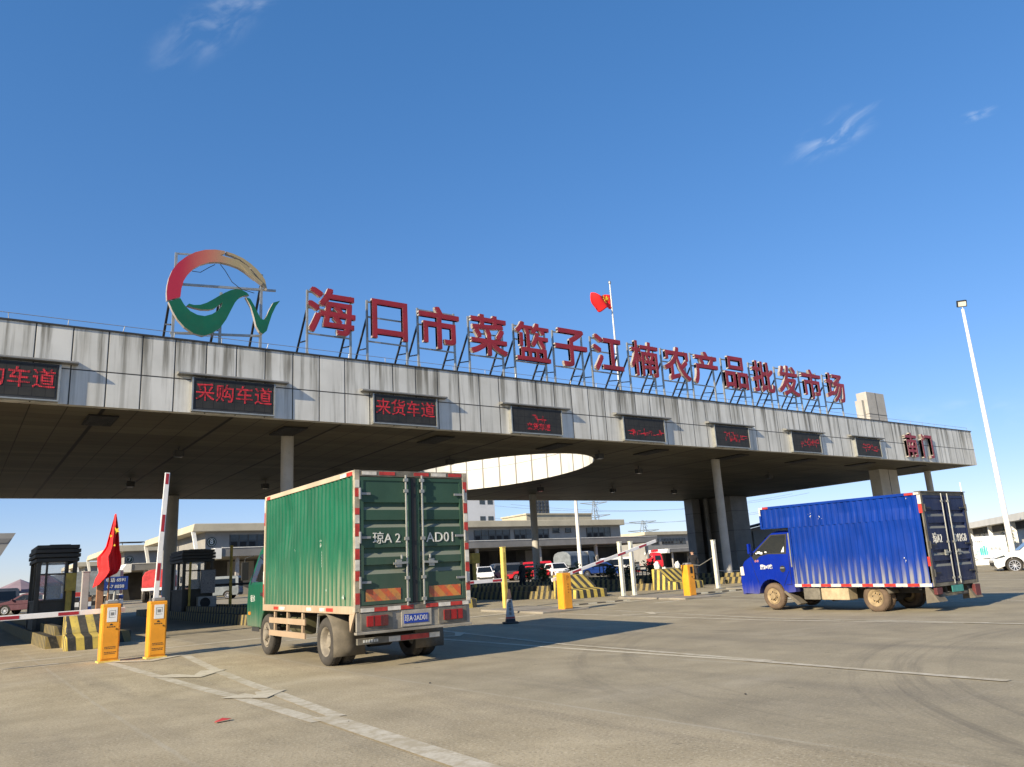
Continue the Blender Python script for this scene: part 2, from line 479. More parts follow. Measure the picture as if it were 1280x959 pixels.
def marking_material(name, col, worn):
    m, g = newmat(name)
    co = g.coord()
    n = g.noise(co, 7, 6, 0.72)
    n2 = g.noise(co, 1.0, 4)
    n3 = g.noise(co, 50, 3, 0.7)
    c = g.mix(g.step(n3, 0.3, 0.7), tuple(v * 0.85 for v in col), col)
    f = g.math('ADD', g.mul(g.step(n, 0.62 - worn * 0.3, 0.80 - worn * 0.2), 1.0), g.mul(g.step(n2, 0.45, 0.7), worn), clamp=True)
    c = g.mix(g.mul(f, 0.85), c, (0.37, 0.315, 0.215))
    g.out(c, 0.85, 0, g.bump(n3, 0.2, 0.01), spec=0.3)
    return m


def led_material():
    m, g = newmat('led_red')
    co = g.coord('Object')
    x, y, z = g.sep(co)
    def dots(v, per):
        f = g.math('ABSOLUTE', g.math('SUBTRACT', g.math('FRACT', g.math('DIVIDE', v, per)), 0.5))
        return g.step(f, 0.28, 0.42, 1.0, 0.0)
    d = g.mul(dots(x, 0.042), dots(z, 0.042))
    n = g.noise(co, 6, 3)
    s = g.mul(g.add(g.mul(d, 0.48), 0.012), g.step(n, 0.34, 0.55, 0.15, 1.0))
    g.out((0.05, 0.006, 0.006), 0.6, 0, emit=(1.0, 0.035, 0.06), estr=s)
    return m


def led_panel_material():
    m, g = newmat('led_panel')
    co = g.coord()
    x, y, z = g.sep(co)
    n = g.noise(co, 3, 4)
    l = g.math('MAXIMUM', g.line(x, 0.32, 0.012), g.line(z, 0.32, 0.012))
    c = g.mix(g.step(n, 0.3, 0.7), (0.014, 0.014, 0.013), (0.026, 0.025, 0.022))
    c = g.mix(l, c, (0.005, 0.005, 0.005))
    g.out(c, 0.65)
    return m


def arc_material():
    m, g = newmat('logo_arc')
    co = g.coord()
    x, y, z = g.sep(co)
    n = g.noise(co, 1.2, 4)
    t = g.add(x, g.mul(g.math('SUBTRACT', n, 0.5), 0.3))
    c = g.mix(g.step(t, -1.55, -0.45), (0.40, 0.020, 0.045), (0.46, 0.15, 0.10))
    c = g.mix(g.step(t, -0.75, 0.3), c, (0.33, 0.27, 0.15))
    g.out(c, 0.42)
    return m


fascia_m, soffit_m, drum_m, ground_m = fascia_material(), soffit_material(), drum_material(), ground_material()
mark_white = marking_material('road_paint', (0.57, 0.52, 0.41), 0.75)
mark_worn = marking_material('road_paint_worn', (0.60, 0.54, 0.41), 0.5)
led_m, led_panel_m, arc_m = led_material(), led_panel_material(), arc_material()


# ------------------------------------------------------------------ mesh helpers
class MB:
    def __init__(self):
        self.v, self.f, self.mi = [], [], []

    def face(self, pts, m=0):
        i = len(self.v)
        self.v += [Vector(p) for p in pts]
        self.f.append(tuple(range(i, i + len(pts))))
        self.mi.append(m)
        return self

    def poly(self, verts, faces, m=0):
        i = len(self.v)
        self.v += [Vector(p) for p in verts]
        for f in faces:
            self.f.append(tuple(i + k for k in f))
            self.mi.append(m)
        return self

    def box(self, x0, x1, y0, y1, z0, z1, m=0):
        p = [(x, y, z) for z in (z0, z1) for y in (y0, y1) for x in (x0, x1)]
        return self.poly(p, [(0, 2, 3, 1), (4, 5, 7, 6), (0, 1, 5, 4), (2, 6, 7, 3), (0, 4, 6, 2), (1, 3, 7, 5)], m)

    def bar(self, p, q, w, h=None, m=0, up=(0, 0, 1)):
        p, q = Vector(p), Vector(q)
        h = h or w
        d = (q - p).normalized()
        u = Vector(up)
        if abs(d.dot(u)) > 0.98: u = Vector((0, 1, 0))
        s = d.cross(u).normalized()
        t = s.cross(d).normalized()
        pts = [c + s * a * w / 2 + t * b * h / 2 for c in (p, q) for a, b in ((-1, -1), (1, -1), (1, 1), (-1, 1))]
        return self.poly(pts, [(3, 2, 1, 0), (4, 5, 6, 7), (0, 1, 5, 4), (1, 2, 6, 5), (2, 3, 7, 6), (3, 0, 4, 7)], m)

    def tube(self, pts, r, n=10, m=0, r2=None):
        pts = [Vector(p) for p in pts]
        rings = []
        for i, p in enumerate(pts):
            d = (pts[min(i + 1, len(pts) - 1)] - pts[max(i - 1, 0)]).normalized()
            u = Vector((0, 0, 1)) if abs(d.z) < 0.9 else Vector((0, 1, 0))
            s = d.cross(u).normalized()
            t = s.cross(d)
            rr = r if r2 is None else r + (r2 - r) * i / (len(pts) - 1)
            rings.append([p + (s * math.cos(k * 2 * PI / n) + t * math.sin(k * 2 * PI / n)) * rr for k in range(n)])
        i0 = len(self.v)
        for rg in rings: self.v += rg
        for a in range(len(rings) - 1):
            for k in range(n):
                self.f.append((i0 + a * n + k, i0 + a * n + (k + 1) % n, i0 + (a + 1) * n + (k + 1) % n, i0 + (a + 1) * n + k))
                self.mi.append(m)
        self.f.append(tuple(i0 + k for k in reversed(range(n))))
        self.f.append(tuple(i0 + (len(rings) - 1) * n + k for k in range(n)))
        self.mi += [m, m]
        return self

    def lathe(self, prof, n=32, axis='X', centre=(0, 0, 0), m=0):
        """prof: list of (along axis, radius)"""
        c = Vector(centre)
        i0 = len(self.v)
        for a, r in prof:
            for k in range(n):
                s, t = math.cos(k * 2 * PI / n) * r, math.sin(k * 2 * PI / n) * r
                self.v.append(c + Vector((a, s, t) if axis == 'X' else (s, a, t) if axis == 'Y' else (s, t, a)))
        for j in range(len(prof) - 1):
            for k in range(n):
                self.f.append((i0 + j * n + k, i0 + j * n + (k + 1) % n, i0 + (j + 1) * n + (k + 1) % n, i0 + (j + 1) * n + k))
                self.mi.append(m)
        return self

    def prism(self, poly, fn, lo, hi, m=0, ms=None):
        """extrude a 2d polygon; fn(u, v, w) -> point"""
        n = len(poly)
        i0 = len(self.v)
        for w in (lo, hi):
            self.v += [Vector(fn(u, v, w)) for u, v in poly]
        tri = tessellate_polygon([[Vector((u, v, 0)) for u, v in poly]])
        for t in tri:
            self.f.append(tuple(i0 + k for k in t)); self.mi.append(m)
            self.f.append(tuple(i0 + n + k for k in reversed(t))); self.mi.append(m)
        for k in range(n):
            self.f.append((i0 + k, i0 + (k + 1) % n, i0 + n + (k + 1) % n, i0 + n + k))
            self.mi.append(m if ms is None else ms)
        return self

    def mesh(self, me, mat=None, m=0):
        i0 = len(self.v)
        for v in me.vertices:
            self.v.append(mat @ v.co if mat else v.co.copy())
        for p in me.polygons:
            self.f.append(tuple(i0 + k for k in p.vertices)); self.mi.append(m)
        return self

    def build(self, name, mats, parent=None, loc=(0, 0, 0), rot=(0, 0, 0), smooth=None, bevel=0, weld=True, recalc=True, seg=2):
        me = bpy.data.meshes.new(name)
        me.from_pydata([tuple(v) for v in self.v], [], self.f)
        mats = mats if isinstance(mats, (list, tuple)) else [mats]
        for mm in mats: me.materials.append(mm)
        me.polygons.foreach_set('material_index', self.mi)
        bm = bmesh.new()
        bm.from_mesh(me)
        if weld: bmesh.ops.remove_doubles(bm, verts=bm.verts, dist=1e-5)
        if recalc: bmesh.ops.recalc_face_normals(bm, faces=bm.faces)
        bm.to_mesh(me)
        bm.free()
        if smooth:
            me.polygons.foreach_set('use_smooth', [True] * len(me.polygons))
            me.set_sharp_from_angle(angle=R(smooth))
        me.update()
        o = bpy.data.objects.new(name, me)
        COL.objects.link(o)
        o.parent = parent
        o.location = loc
        o.rotation_euler = rot
        if bevel:
            b = o.modifiers.new('bevel', 'BEVEL')
            b.width = bevel
            b.segments = seg
            b.limit_method = 'ANGLE'
            b.angle_limit = R(35)
        return o


def thing(name, label, cat, loc=(0, 0, 0), rot=0.0, group=None):
    o = bpy.data.objects.new(name, None)
    o.empty_display_size = 0.2
    COL.objects.link(o)
    o.location = loc
    o.rotation_euler = rot if isinstance(rot, tuple) else (0, 0, rot)
    o['label'] = label
    o['category'] = cat
    if group: o['group'] = group
    return o


def tag(o, label, cat, group=None, kind=None):
    if label: o['label'] = label
    if cat: o['category'] = cat
    if group: o['group'] = group
    if kind: o['kind'] = kind
    return o


def copy_tree(o, parent=None):
    c = o.copy()
    COL.objects.link(c)
    if parent: c.parent = parent
    for ch in list(o.children): copy_tree(ch, c)
    return c


def text_mesh(body, size, extrude=0.004, bold=0.0, sx=1.0, align='CENTER', space=1.0):
    cu = bpy.data.curves.new('t', 'FONT')
    cu.body = body
    cu.size = size
    cu.extrude = extrude
    cu.offset = bold
    cu.align_x = align
    cu.align_y = 'CENTER'
    cu.space_character = space
    cu.resolution_u = 3
    o = bpy.data.objects.new('t', cu)
    COL.objects.link(o)
    dg = bpy.context.evaluated_depsgraph_get()
    dg.update()
    me = bpy.data.meshes.new_from_object(o.evaluated_get(dg))
    bpy.data.objects.remove(o)
    if sx != 1.0: me.transform(Matrix.Diagonal((sx, 1, 1, 1)))
    return me


def lettering(name, body, size, mat, parent, loc, rz=0.0, bold=0.0, extrude=0.004, sx=1.0, tilt=0.0, space=1.0):
    me = text_mesh(body, size, extrude, bold, sx, space=space)
    rot = Matrix.Translation(loc) @ Matrix.Rotation(rz, 4, 'Z') @ Matrix.Rotation(PI / 2 + tilt, 4, 'X')
    return MB().mesh(me, rot).build(name, mat, parent, weld=False, recalc=False)


def hgt(x, y):
    """the forecourt rises a little towards the gate, more on the right"""
    k = 0.0125 + 0.0105 * max(0.0, min(1.0, (x - 3) / 15))
    h = k * max(0.0, min(y, 24.0) - 12.0)
    return h + 0.012 * max(0.0, min(y, 95.0) - 30)


# ------------------------------------------------------------------ ground and markings
def spread(a, b, fine, far):
    out = []
    v = a
    while v < b:
        out.append(v); v += fine
    out.append(b)
    lo, hi, s = a, b, fine
    while hi < far:
        s *= 1.5; hi += s; out.append(hi)
        lo -= s; out.insert(0, lo)
    return out


xs, ys = spread(-24, 70, 1.0, 3500), spread(-6, 104, 1.0, 3500)
mb = MB()
nx = len(xs)
vv = [(x, y, hgt(x, y)) for y in ys for x in xs]
ff = [(j * nx + i, j * nx + i + 1, (j + 1) * nx + i + 1, (j + 1) * nx + i) for j in range(len(ys) - 1) for i in range(nx - 1)]
mb.poly(vv, ff)
go = mb.build('ground', ground_m, smooth=30, weld=False)
go['kind'] = 'structure'


def strip(pts, w, mat, name='road_marking', lift=0.005):
    mb = MB()
    P = []
    for (a, b) in zip(pts[:-1], pts[1:]):
        n = max(1, int(math.hypot(b[0] - a[0], b[1] - a[1]) / 0.5))
        for k in range(n):
            P.append((a[0] + (b[0] - a[0]) * k / n, a[1] + (b[1] - a[1]) * k / n))
    P.append(pts[-1])
    L = []
    for i, p in enumerate(P):
        a, b = P[max(0, i - 1)], P[min(len(P) - 1, i + 1)]
        d = Vector((b[0] - a[0], b[1] - a[1], 0)).normalized()
        s = Vector((d.y, -d.x, 0)) * w / 2
        # follow the triangulated sheet: take the highest of the two sides
        q, r = Vector((p[0], p[1], 0)) + s, Vector((p[0], p[1], 0)) - s
        q.z, r.z = hgt(q.x, q.y) + lift * 0.6 + 0.001, hgt(r.x, r.y) + lift * 0.6 + 0.001
        L.append((q, r))
    for a, b in zip(L[:-1], L[1:]):
        mb.face([a[0], b[0], b[1], a[1]])
    o = mb.build(name, mat, recalc=False)
    o['kind'] = 'structure'
    return o


strip([(2.76, 18.4), (2.94, 14.2), (3.12, 10.6), (3.12, 7.9)], 0.17, mark_white)
strip([(4.16, 17.9), (3.82, 14.2), (3.58, 10.6), (3.36, 8.0)], 0.17, mark_white, lift=0.009)
strip([(3.25, 8.1), (3.14, 5.2), (3.02, 2.2)], 0.24, mark_white, lift=0.013)
strip([(2.86, 18.05), (3.4, 17.35), (4.05, 18.0)], 0.3, mark_worn, lift=0.017)
strip([(2.98, 14.3), (3.38, 13.65), (3.8, 14.3)], 0.42, mark_worn, lift=0.017)
strip([(3.1, 10.75), (3.32, 10.3), (3.58, 10.75)], 0.40, mark_worn, lift=0.017)
for gx in (9.3, 15.35, 21.4, 27.4):
    k = gx / 9.3
    strip([(gx - 0.72, 18.6), (gx - 0.35, 12.4), (gx - 0.42, 6.9)], 0.13, mark_worn)
    strip([(gx + 0.72, 18.6), (gx + 0.15, 12.4), (gx - 0.36, 6.95)], 0.13, mark_white, lift=0.009)
    strip([(gx - 0.45, 7.3), (gx - 0.72, 3.9)], 0.13, mark_white, lift=0.013)
    strip([(gx - 0.5, 16.2), (gx, 15.5), (gx + 0.5, 16.2)], 0.24, mark_worn, lift=0.017)
for gx in (33.4, 39.4):
    strip([(gx, 19.5), (gx - 0.6, 6.5)], 0.2, mark_white)
for k in range(6):
    x = 0.4 + 6.05 * k
    strip([(x + 0.2, 18.9), (x + 1.6, 19.05)], 0.16, mark_worn)
    strip([(x - 2.4, 20.4), (x + 2.2, 20.6)], 0.18, mark_worn)

# ------------------------------------------------------------------ gate canopy
ZU, ZT, YF = 6.75, 9.0, 24.8
XL, XR = -22.0, 56.1
gate = thing('gate_canopy', 'long flat concrete gate roof with stained grey panels and an oval skylight spanning all lanes', 'gate', (0, 0, 0))
outer = [(XL, YF), (XR, YF), (XR, 47.1), (XL, 49.4)]
hole = [(23.7 + 4.45 * math.cos(a), 36 + 7.7 * math.sin(a)) for a in [k * 2 * PI / 64 for k in range(64)]]


def plate_with_hole(z):
    mb = MB()
    allp = outer + hole
    tri = tessellate_polygon([[Vector((x, y, 0)) for x, y in outer], [Vector((x, y, 0)) for x, y in hole]])
    mb.poly([(x, y, z) for x, y in allp], tri)
    return mb


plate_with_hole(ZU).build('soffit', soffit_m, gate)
plate_with_hole(ZT - 0.05).build('roof_deck', island_m, gate)
fb = MB()
fb.box(XL, XR, YF, YF + 0.25, ZU - 0.03, ZT)
fb.box(XR - 0.25, XR, YF + 0.25, 47.1, ZU - 0.03, ZT)
fb.box(XL, XL + 0.25, YF + 0.25, 49.3, ZU - 0.03, ZT)
fb.build('fascia', fascia_m, gate)
bk = MB()
bk.bar((XL, 49.4, (ZU + ZT) / 2 - 0.01), (XR, 47.1, (ZU + ZT) / 2 - 0.01), 0.2, ZT - ZU + 0.02)
bk.build('rear_fascia', fascia_m, gate)
db = MB()
for k in range(64):
    a, b = hole[k], hole[(k + 1) % 64]
    db.face([(a[0], a[1], ZU - 0.02), (b[0], b[1], ZU - 0.02), (b[0], b[1], ZT + 0.12), (a[0], a[1], ZT + 0.12)])
db.build('skylight_lining', drum_m, gate, smooth=30)
# top edge coping, slightly dark
cb = MB()
cb.box(XL - 0.04, XR + 0.04, YF - 0.04, YF + 0.3, ZT + 0.002, ZT + 0.05)
cb.box(XR - 0.28, XR + 0.04, YF + 0.3, 47.0, ZT + 0.002, ZT + 0.05)
cb.build('coping', dark_steel, gate)
# lightning strip on small stands
lw = MB()
prev = None
for k in range(54):
    x = XL + 1.0 + k * 1.45
    a = random.uniform(-0.05, 0.05)
    if 0 <= k: lw.tube([(x, YF + 0.12, ZT + 0.04), (x + a, YF + 0.10, ZT + 0.26)], 0.012, 5)
    p = (x + a, YF + 0.10, ZT + 0.26)
    if prev: lw.tube([prev, p], 0.010, 5)
    prev = p
q = None
for k in range(12):
    y = YF + 0.6 + k * 1.9
    lw.tube([(XR - 0.1, y, ZT + 0.04), (XR - 0.1, y, ZT + 0.26)], 0.012, 5)
    if q: lw.tube([q, (XR - 0.1, y, ZT + 0.26)], 0.010, 5)
    q = (XR - 0.1, y, ZT + 0.26)
lw.build('lightning_strip', grey_steel, gate, weld=False)
for k in range(-1, 9):
    x = 3.45 + 6.0 * k
    mb = MB()
    mb.box(x - 0.42, x + 0.42, 26.05, 27.65, ZU - 0.045, ZU - 0.003)
    v = mb.build('ceiling_grille', interior_dark, gate)
    s = MB()
    for j in range(8):
        s.box(x - 0.36, x + 0.36, 26.15 + j * 0.185, 26.22 + j * 0.185, ZU - 0.06, ZU - 0.046)
    s.build('louvre', dark_steel, v)
for (x, y) in [(6.6, 40.1), (6.7, 31.0), (12.9, 40.0), (15.4, 36.8), (18.2, 30.4), (24.4, 27.2), (30.0, 39.2), (36.1, 39.2), (18.9, 40.0), (30.6, 31.0), (42.2, 31.2), (42.0, 39.2), (0.6, 31.0), (0.6, 40.0)]:
    mb = MB()
    mb.box(x - 0.02, x + 0.02, y - 0.02, y + 0.02, ZU - 0.16, ZU)
    mb.box(x - 0.17, x + 0.17, y - 0.14, y + 0.14, ZU - 0.40, ZU - 0.16)
    f = mb.build('floodlight', dark_steel, gate, bevel=0.015)
    MB().box(x - 0.13, x + 0.13, y - 0.11, y + 0.11, ZU - 0.412, ZU - 0.402).build('lens', glass_grey, f)
# round columns, front and rear rows
for (x, y, r) in [(9.75, 27.8, 0.225), (33.2, 27.8, 0.22), (55.5, 27.9, 0.22), (9.95, 47.0, 0.34), (33.0, 44.1, 0.24), (-13.6, 27.8, 0.225)]:
    z0 = hgt(x, y)
    MB().lathe([(z0, r), (z0 + 0.4, r), (ZU - 0.02, r)], 28, 'Z', (x, y, 0)).build('column', concrete_col, gate, smooth=40)
# stair pylon through the roof and the wide core at the back
mb = MB().box(49.9, 52.1, 28.2, 28.95, 0.2, 12.05)
mb.box(49.62, 49.9, 28.45, 28.95, ZT + 0.05, 11.5)
py_ = mb.build('pylon', concrete_col, gate, bevel=0.02)
pj = MB()
for z in (7.0, 8.8, 10.5): pj.box(49.885, 52.115, 28.185, 28.965, z, z + 0.025)
pj.box(50.98, 51.01, 28.185, 28.2, 0.3, 12.05)
pj.build('panel_joint', dark_steel, py_)
cw = MB().box(51.3, 52.25, 46.0, 46.9, 0.2, ZU).box(53.1, 55.3, 43.4, 46.9, 0.2, ZU)
core = cw.build('core_wall', core_panel, gate, bevel=0.02)
MB().box(52.25, 53.1, 46.75, 46.85, 0.2, ZU).build('core_recess', interior_dark, gate)  # back panel coloured near black to stand for the gap's deep shadow
MB().lathe([(0.2, 0.2), (ZU, 0.2)], 20, 'Z', (52.55, 45.6, 0)).build('column', core_panel, gate, smooth=40)
cj = MB()
for z in (2.2, 3.9, 5.5): cj.box(53.085, 55.315, 43.385, 46.9, z, z + 0.03); cj.box(51.285, 52.25, 45.985, 46.9, z, z + 0.03)
cj.build('panel_joint', dark_steel, core)

# ------------------------------------------------------------------ LED signs on the fascia
LED = ['采购车道', '采购车道', '来货车道', '来货车道', None, None, None, None]
led_x = [0.80, 6.93, 13.0, 18.94, 24.96, 30.95, 37.0, 42.95]
led_lab = ['LED lane sign cut by the left edge of the gate, large red characters', 'LED lane sign under the big logo reading 采购车道 in large red',
           'LED lane sign right of the white front column reading 来货车道', 'LED lane sign with small red characters low on the panel above the oval skylight',
           'LED lane sign with one dim red row, right above the tip of the skylight', 'LED lane sign above the slim round column by the dark core',
           'almost dark LED lane sign second from the entrance lettering', 'LED lane sign nearest the small 南门 lettering with bright red bars']
for i, x in enumerate(led_x):
    t = thing('led_sign', led_lab[i], 'LED sign', (x, YF, 6.79), 0, 'LED lane signs on the gate fascia')
    MB().box(-1.25, 1.25, -0.14, -0.002, 0.0, 1.03).build('housing', dark_steel, t, bevel=0.01)
    MB().box(-1.19, 1.19, -0.150, -0.142, 0.07, 0.98).build('screen', led_panel_m, t)
    fr = MB()
    fr.box(-1.29, 1.29, -0.17, -0.005, -0.045, -0.002).box(1.252, 1.30, -0.17, -0.005, 0, 1.03).box(-1.30, -1.252, -0.17, -0.005, 0, 1.03)
    fr.build('frame', zinc, t)
    hb = MB()
    hb.prism([(-0.004, 1.08), (-0.24, 1.09), (-0.24, 1.125), (-0.15, 1.17), (-0.004, 1.20)], lambda u, v, w: (w, u, v), -1.72, 1.72)
    hb.build('hood', paint('hood_grey', (0.20, 0.20, 0.19), 0.5, 0.3, 0.15, 3, 0.4), t)
    if LED[i]:
        sz = 0.60 if i < 3 else 0.30
        lettering('lettering', LED[i], sz, led_m, t, (0.0 if i < 3 else 0.05, -0.156, 0.54 if i < 3 else 0.25), bold=0.004, extrude=0.002, space=1.0)
    if i >= 3:
        rr = random.Random(i * 5)
        mb = MB()
        n = 34 if i > 3 else 10
        for k in range(n):
            if i == 3: cx, cz = rr.uniform(-0.25, 0.35), rr.uniform(0.5, 0.72)
            elif i == 4: cx, cz = rr.uniform(-0.95, 1.1), rr.uniform(0.25, 0.48)
            else: cx, cz = rr.uniform(-0.6, 1.1), rr.uniform(0.3, 0.7)
            if rr.random() < (0.5 if i < 7 else 0.9): mb.box(cx - 0.10, cx + 0.10, -0.156, -0.152, cz, cz + 0.03)
            else: mb.box(cx, cx + 0.03, -0.156, -0.152, cz - 0.08, cz + 0.08)
        mb.build('lettering', led_m, t, weld=False)

# ------------------------------------------------------------------ letters on the roof
chars = '海口市菜篮子江楠农产品批发市场'
lx = [10.41, 12.71, 14.84, 17.16, 19.40, 21.50, 23.67, 25.98, 28.16, 30.24, 32.56, 34.77, 36.96, 39.11, 41.42]
YL = 25.3


def face_side(o):
    me = o.data
    for p in me.polygons:
        p.material_index = 0 if p.normal.y < -0.5 else 1


def sign_frame(t, xs_, ztop, zb, y0=0.10, back=1.5, wire=False):
    mb = MB()
    for x in xs_:
        mb.bar((x, y0 + 0.05, 0.0), (x, y0 + 0.05, ztop), 0.07)
    for z in (zb, (zb + ztop) / 2 + 0.15, ztop - 0.06):
        mb.bar((xs_[0], y0 + 0.05, z), (xs_[-1], y0 + 0.05, z), 0.05)
    mb.build('frame', zinc, t, weld=False)
    for x in xs_:
        mb = MB()
        mb.bar((x, y0 + 0.10, ztop * 0.72), (x, y0 + back, 0.0), 0.06)
        mb.bar((x, y0 + 0.10, ztop * 0.28), (x, y0 + back * 0.55, ztop * 0.33), 0.04)
        mb.box(x - 0.1, x + 0.1, y0 + back - 0.1, y0 + back + 0.1, -0.05, 0.0)
        mb.build('brace', dark_steel, t, weld=False)


for i, c in enumerate(chars):
    who = 'first of the long row, right after the logo' if i == 0 else 'last of the long row' if i == 14 else f'between {chars[i-1]} and {chars[i+1]}'
    t = thing('roof_letter', f'big red letter {c} on the gate roof, {who}', 'sign letter', (lx[i], YL, ZT), 0, 'red letters standing on the gate roof')
    me = text_mesh(c, 1.0, 0.0, 0.0)
    vx = [v.co.x for v in me.vertices]; vy = [v.co.y for v in me.vertices]
    wd, hd = (1.45 if c == '口' else 1.80), (1.5 if c == '口' else 1.70)
    sx, sy = wd / (max(vx) - min(vx)), hd / (max(vy) - min(vy))
    cx, cy = (max(vx) + min(vx)) / 2, (max(vy) + min(vy)) / 2
    me = text_mesh(c, 1.0, 0.042, 0.0)
    mbc = MB()
    bw = 0.030 if c in '篮楠' else 0.036
    for q, (dx, dz) in enumerate(((-bw, -bw), (bw, -bw), (bw, bw), (-bw, bw), (0, 0))):
        mtx = Matrix.Translation((dx, -0.05 - 0.0015 * q, 1.85 + dz)) @ Matrix.Rotation(PI / 2, 4, 'X') @ Matrix.Diagonal((sx * 0.97, sy * 0.97, 1.6, 1)) @ Matrix.Translation((-cx, -cy, 0))
        mbc.mesh(me, mtx)
    o = mbc.build('character', [sign_red, sign_side], t, weld=False, recalc=False)
    face_side(o)
    sign_frame(t, (-0.82, 0.82), 2.62 if c != '口' else 2.6, 1.0)

# the round emblem: a red-to-gold brush arc over a green wave
logo = thing('roof_logo', 'round emblem of a red brush arc over a green wave on the roof', 'logo sign', (6.72, YL, ZT))


def lp(X, Y):
    """emblem outline units to metres: 1096 x 959 grid over the emblem"""
    return ((X - 545) * 0.00378, (930 - Y) * 0.00400 + 0.02 + (X - 545) * 0.00042)


def plate(name, pts, mats, y=-0.12, th=0.16, parent=logo):
    P = [lp(*p) for p in pts]
    o = MB().prism(P, lambda u, v, w: (u, w, v), y, y + th, 0, 1).build(name, mats, parent, weld=True)
    face_side(o)
    return o


arc_out = [(62, 540), (56, 470), (58, 415), (68, 350), (92, 280), (138, 210), (198, 155), (270, 110), (350, 82), (440, 72)]
arc_in = [(440, 183), (390, 190), (320, 217), (260, 258), (215, 312), (187, 365), (171, 435), (166, 505)]
plate('red_arc', arc_out + [(520, 78), (520, 100), (480, 118), (640, 150), (720, 200), (800, 285), (790, 318), (745, 286), (700, 252), (640, 218), (560, 194), (480, 181)] + arc_in, [arc_m, sign_side])
plate('gold_stroke', [(530, 79), (600, 96), (680, 128), (750, 172), (810, 222), (858, 275), (882, 312), (903, 398), (860, 352), (815, 285), (745, 205), (660, 145), (590, 115), (530, 100)], [arc_m, sign_side], -0.10)
plate('gold_stroke', [(655, 190), (740, 245), (800, 300), (858, 345), (850, 362), (795, 322), (725, 262)], [arc_m, sign_side], -0.16)
plate('green_wave', [(75, 548), (110, 625), (150, 692), (210, 757), (280, 806), (360, 829), (430, 806), (500, 757), (548, 685), (590, 595), (620, 532), (655, 488), (700, 466), (742, 462), (720, 438), (680, 418), (630, 411), (580, 424), (530, 450), (480, 481), (430, 515), (380, 545), (330, 564), (280, 568), (238, 558), (222, 574), (280, 592), (340, 604), (405, 603), (448, 590), (512, 536), (500, 575), (480, 605), (430, 640), (370, 659), (310, 651), (250, 621), (200, 570), (166, 515)], [logo_green, sign_side])
plate('green_tail', [(712, 478), (760, 560), (790, 650), (810, 730), (840, 782), (870, 802), (905, 772), (925, 702), (950, 622), (985, 547), (1022, 497), (960, 517), (930, 572), (900, 642), (878, 674), (850, 668), (820, 612), (790, 552), (752, 492)], [logo_green, sign_side])
fr = MB()
for X, Yt in ((130, 105), (515, 430), (868, 245)):
    x, z = lp(X, Yt)
    fr.bar((x, 0.12, 0.0), (x, 0.12, z), 0.08)
for Y, X0, X1 in ((375, 150, 1000), (790, 110, 860)):
    a, b = lp(X0, Y), lp(X1, Y)
    fr.bar((a[0], 0.12, a[1]), (b[0], 0.12, b[1] - 0.05), 0.07)
a, b = lp(130, 110), lp(260, 110)
fr.bar((a[0], 0.12, a[1]), (b[0], 0.12, b[1]), 0.05)
fr.build('frame', zinc, logo, weld=False)
for X, z in ((120, 2.3), (515, 1.9), (868, 2.5)):
    x = lp(X, 0)[0]
    br = MB()
    br.bar((x, 0.2, z), (x, 1.7, 0.0), 0.07)
    br.bar((x, 0.2, 0.7), (x, 1.0, 0.95), 0.05)
    br.build('brace', dark_steel, logo, weld=False)
wr = MB()
for pts in ([(260, 262), (330, 268), (400, 220), (450, 190)], [(495, 185), (540, 240), (600, 335), (680, 395), (800, 425)]):
    wr.tube([(lp(*p)[0], 0.05, lp(*p)[1]) for p in pts], 0.012, 5)
wr.build('cable', black_plastic, logo, weld=False)

# two small letters on the fascia
for c, x, nb in (('南', 47.75, 'left of the pair near the right end'), ('门', 49.62, 'right of the pair near the right end')):
    t = thing('fascia_letter', f'rusty red letter {c} on the fascia, {nb}', 'sign letter', (x, YF, 7.68), 0, 'small letters on the gate fascia')
    me = text_mesh(c, 1.0, 0.06, 0.0)
    vx = [v.co.x for v in me.vertices]; vy = [v.co.y for v in me.vertices]
    sx, sy = 1.25 / (max(vx) - min(vx)), 1.45 / (max(vy) - min(vy))
    mbc = MB()
    for q, (dx, dz) in enumerate(((-0.03, -0.03), (0.03, -0.03), (0.03, 0.03), (-0.03, 0.03), (0, 0))):
        mbc.mesh(me, Matrix.Translation((dx, -0.10 - 0.0015 * q, dz)) @ Matrix.Rotation(PI / 2, 4, 'X') @ Matrix.Diagonal((sx, sy, 1.3, 1)) @ Matrix.Translation((-(max(vx) + min(vx)) / 2, -(max(vy) + min(vy)) / 2, 0)))
    o = mbc.build('character', [sign_red, sign_side], t, weld=False, recalc=False)
    face_side(o)

# flag on the roof
fp = thing('roof_flagpole', 'slim white flagpole rising from the gate roof behind the letters', 'flagpole', (25.32, 26.4, ZT - 0.06))
MB().lathe([(0, 0.055), (3, 0.045), (6.0, 0.03)], 12, 'Z').build('pole', white_steel, fp, smooth=40)
MB().lathe([(5.98, 0.05), (6.05, 0.07), (6.12, 0.05), (6.16, 0.0)], 12, 'Z').build('finial', zinc, fp, smooth=60)


def star(r, n=5):
    return [((r if k % 2 == 0 else r * 0.39) * math.sin(k * PI / n), (r if k % 2 == 0 else r * 0.39) * math.cos(k * PI / n)) for k in range(2 * n)]


def cloth(fn, nu, nv, name, mat, parent, thick=0.006):
    mb = MB()
    vs = [fn(i / nu, j / nv) for j in range(nv + 1) for i in range(nu + 1)]
    fs = [(j * (nu + 1) + i, j * (nu + 1) + i + 1, (j + 1) * (nu + 1) + i + 1, (j + 1) * (nu + 1) + i) for j in range(nv) for i in range(nu)]
    mb.poly(vs, fs)
    o = mb.build(name, mat, parent, smooth=60, recalc=False)
    s = o.modifiers.new('solid', 'SOLIDIFY')
    s.thickness = thick
    return o


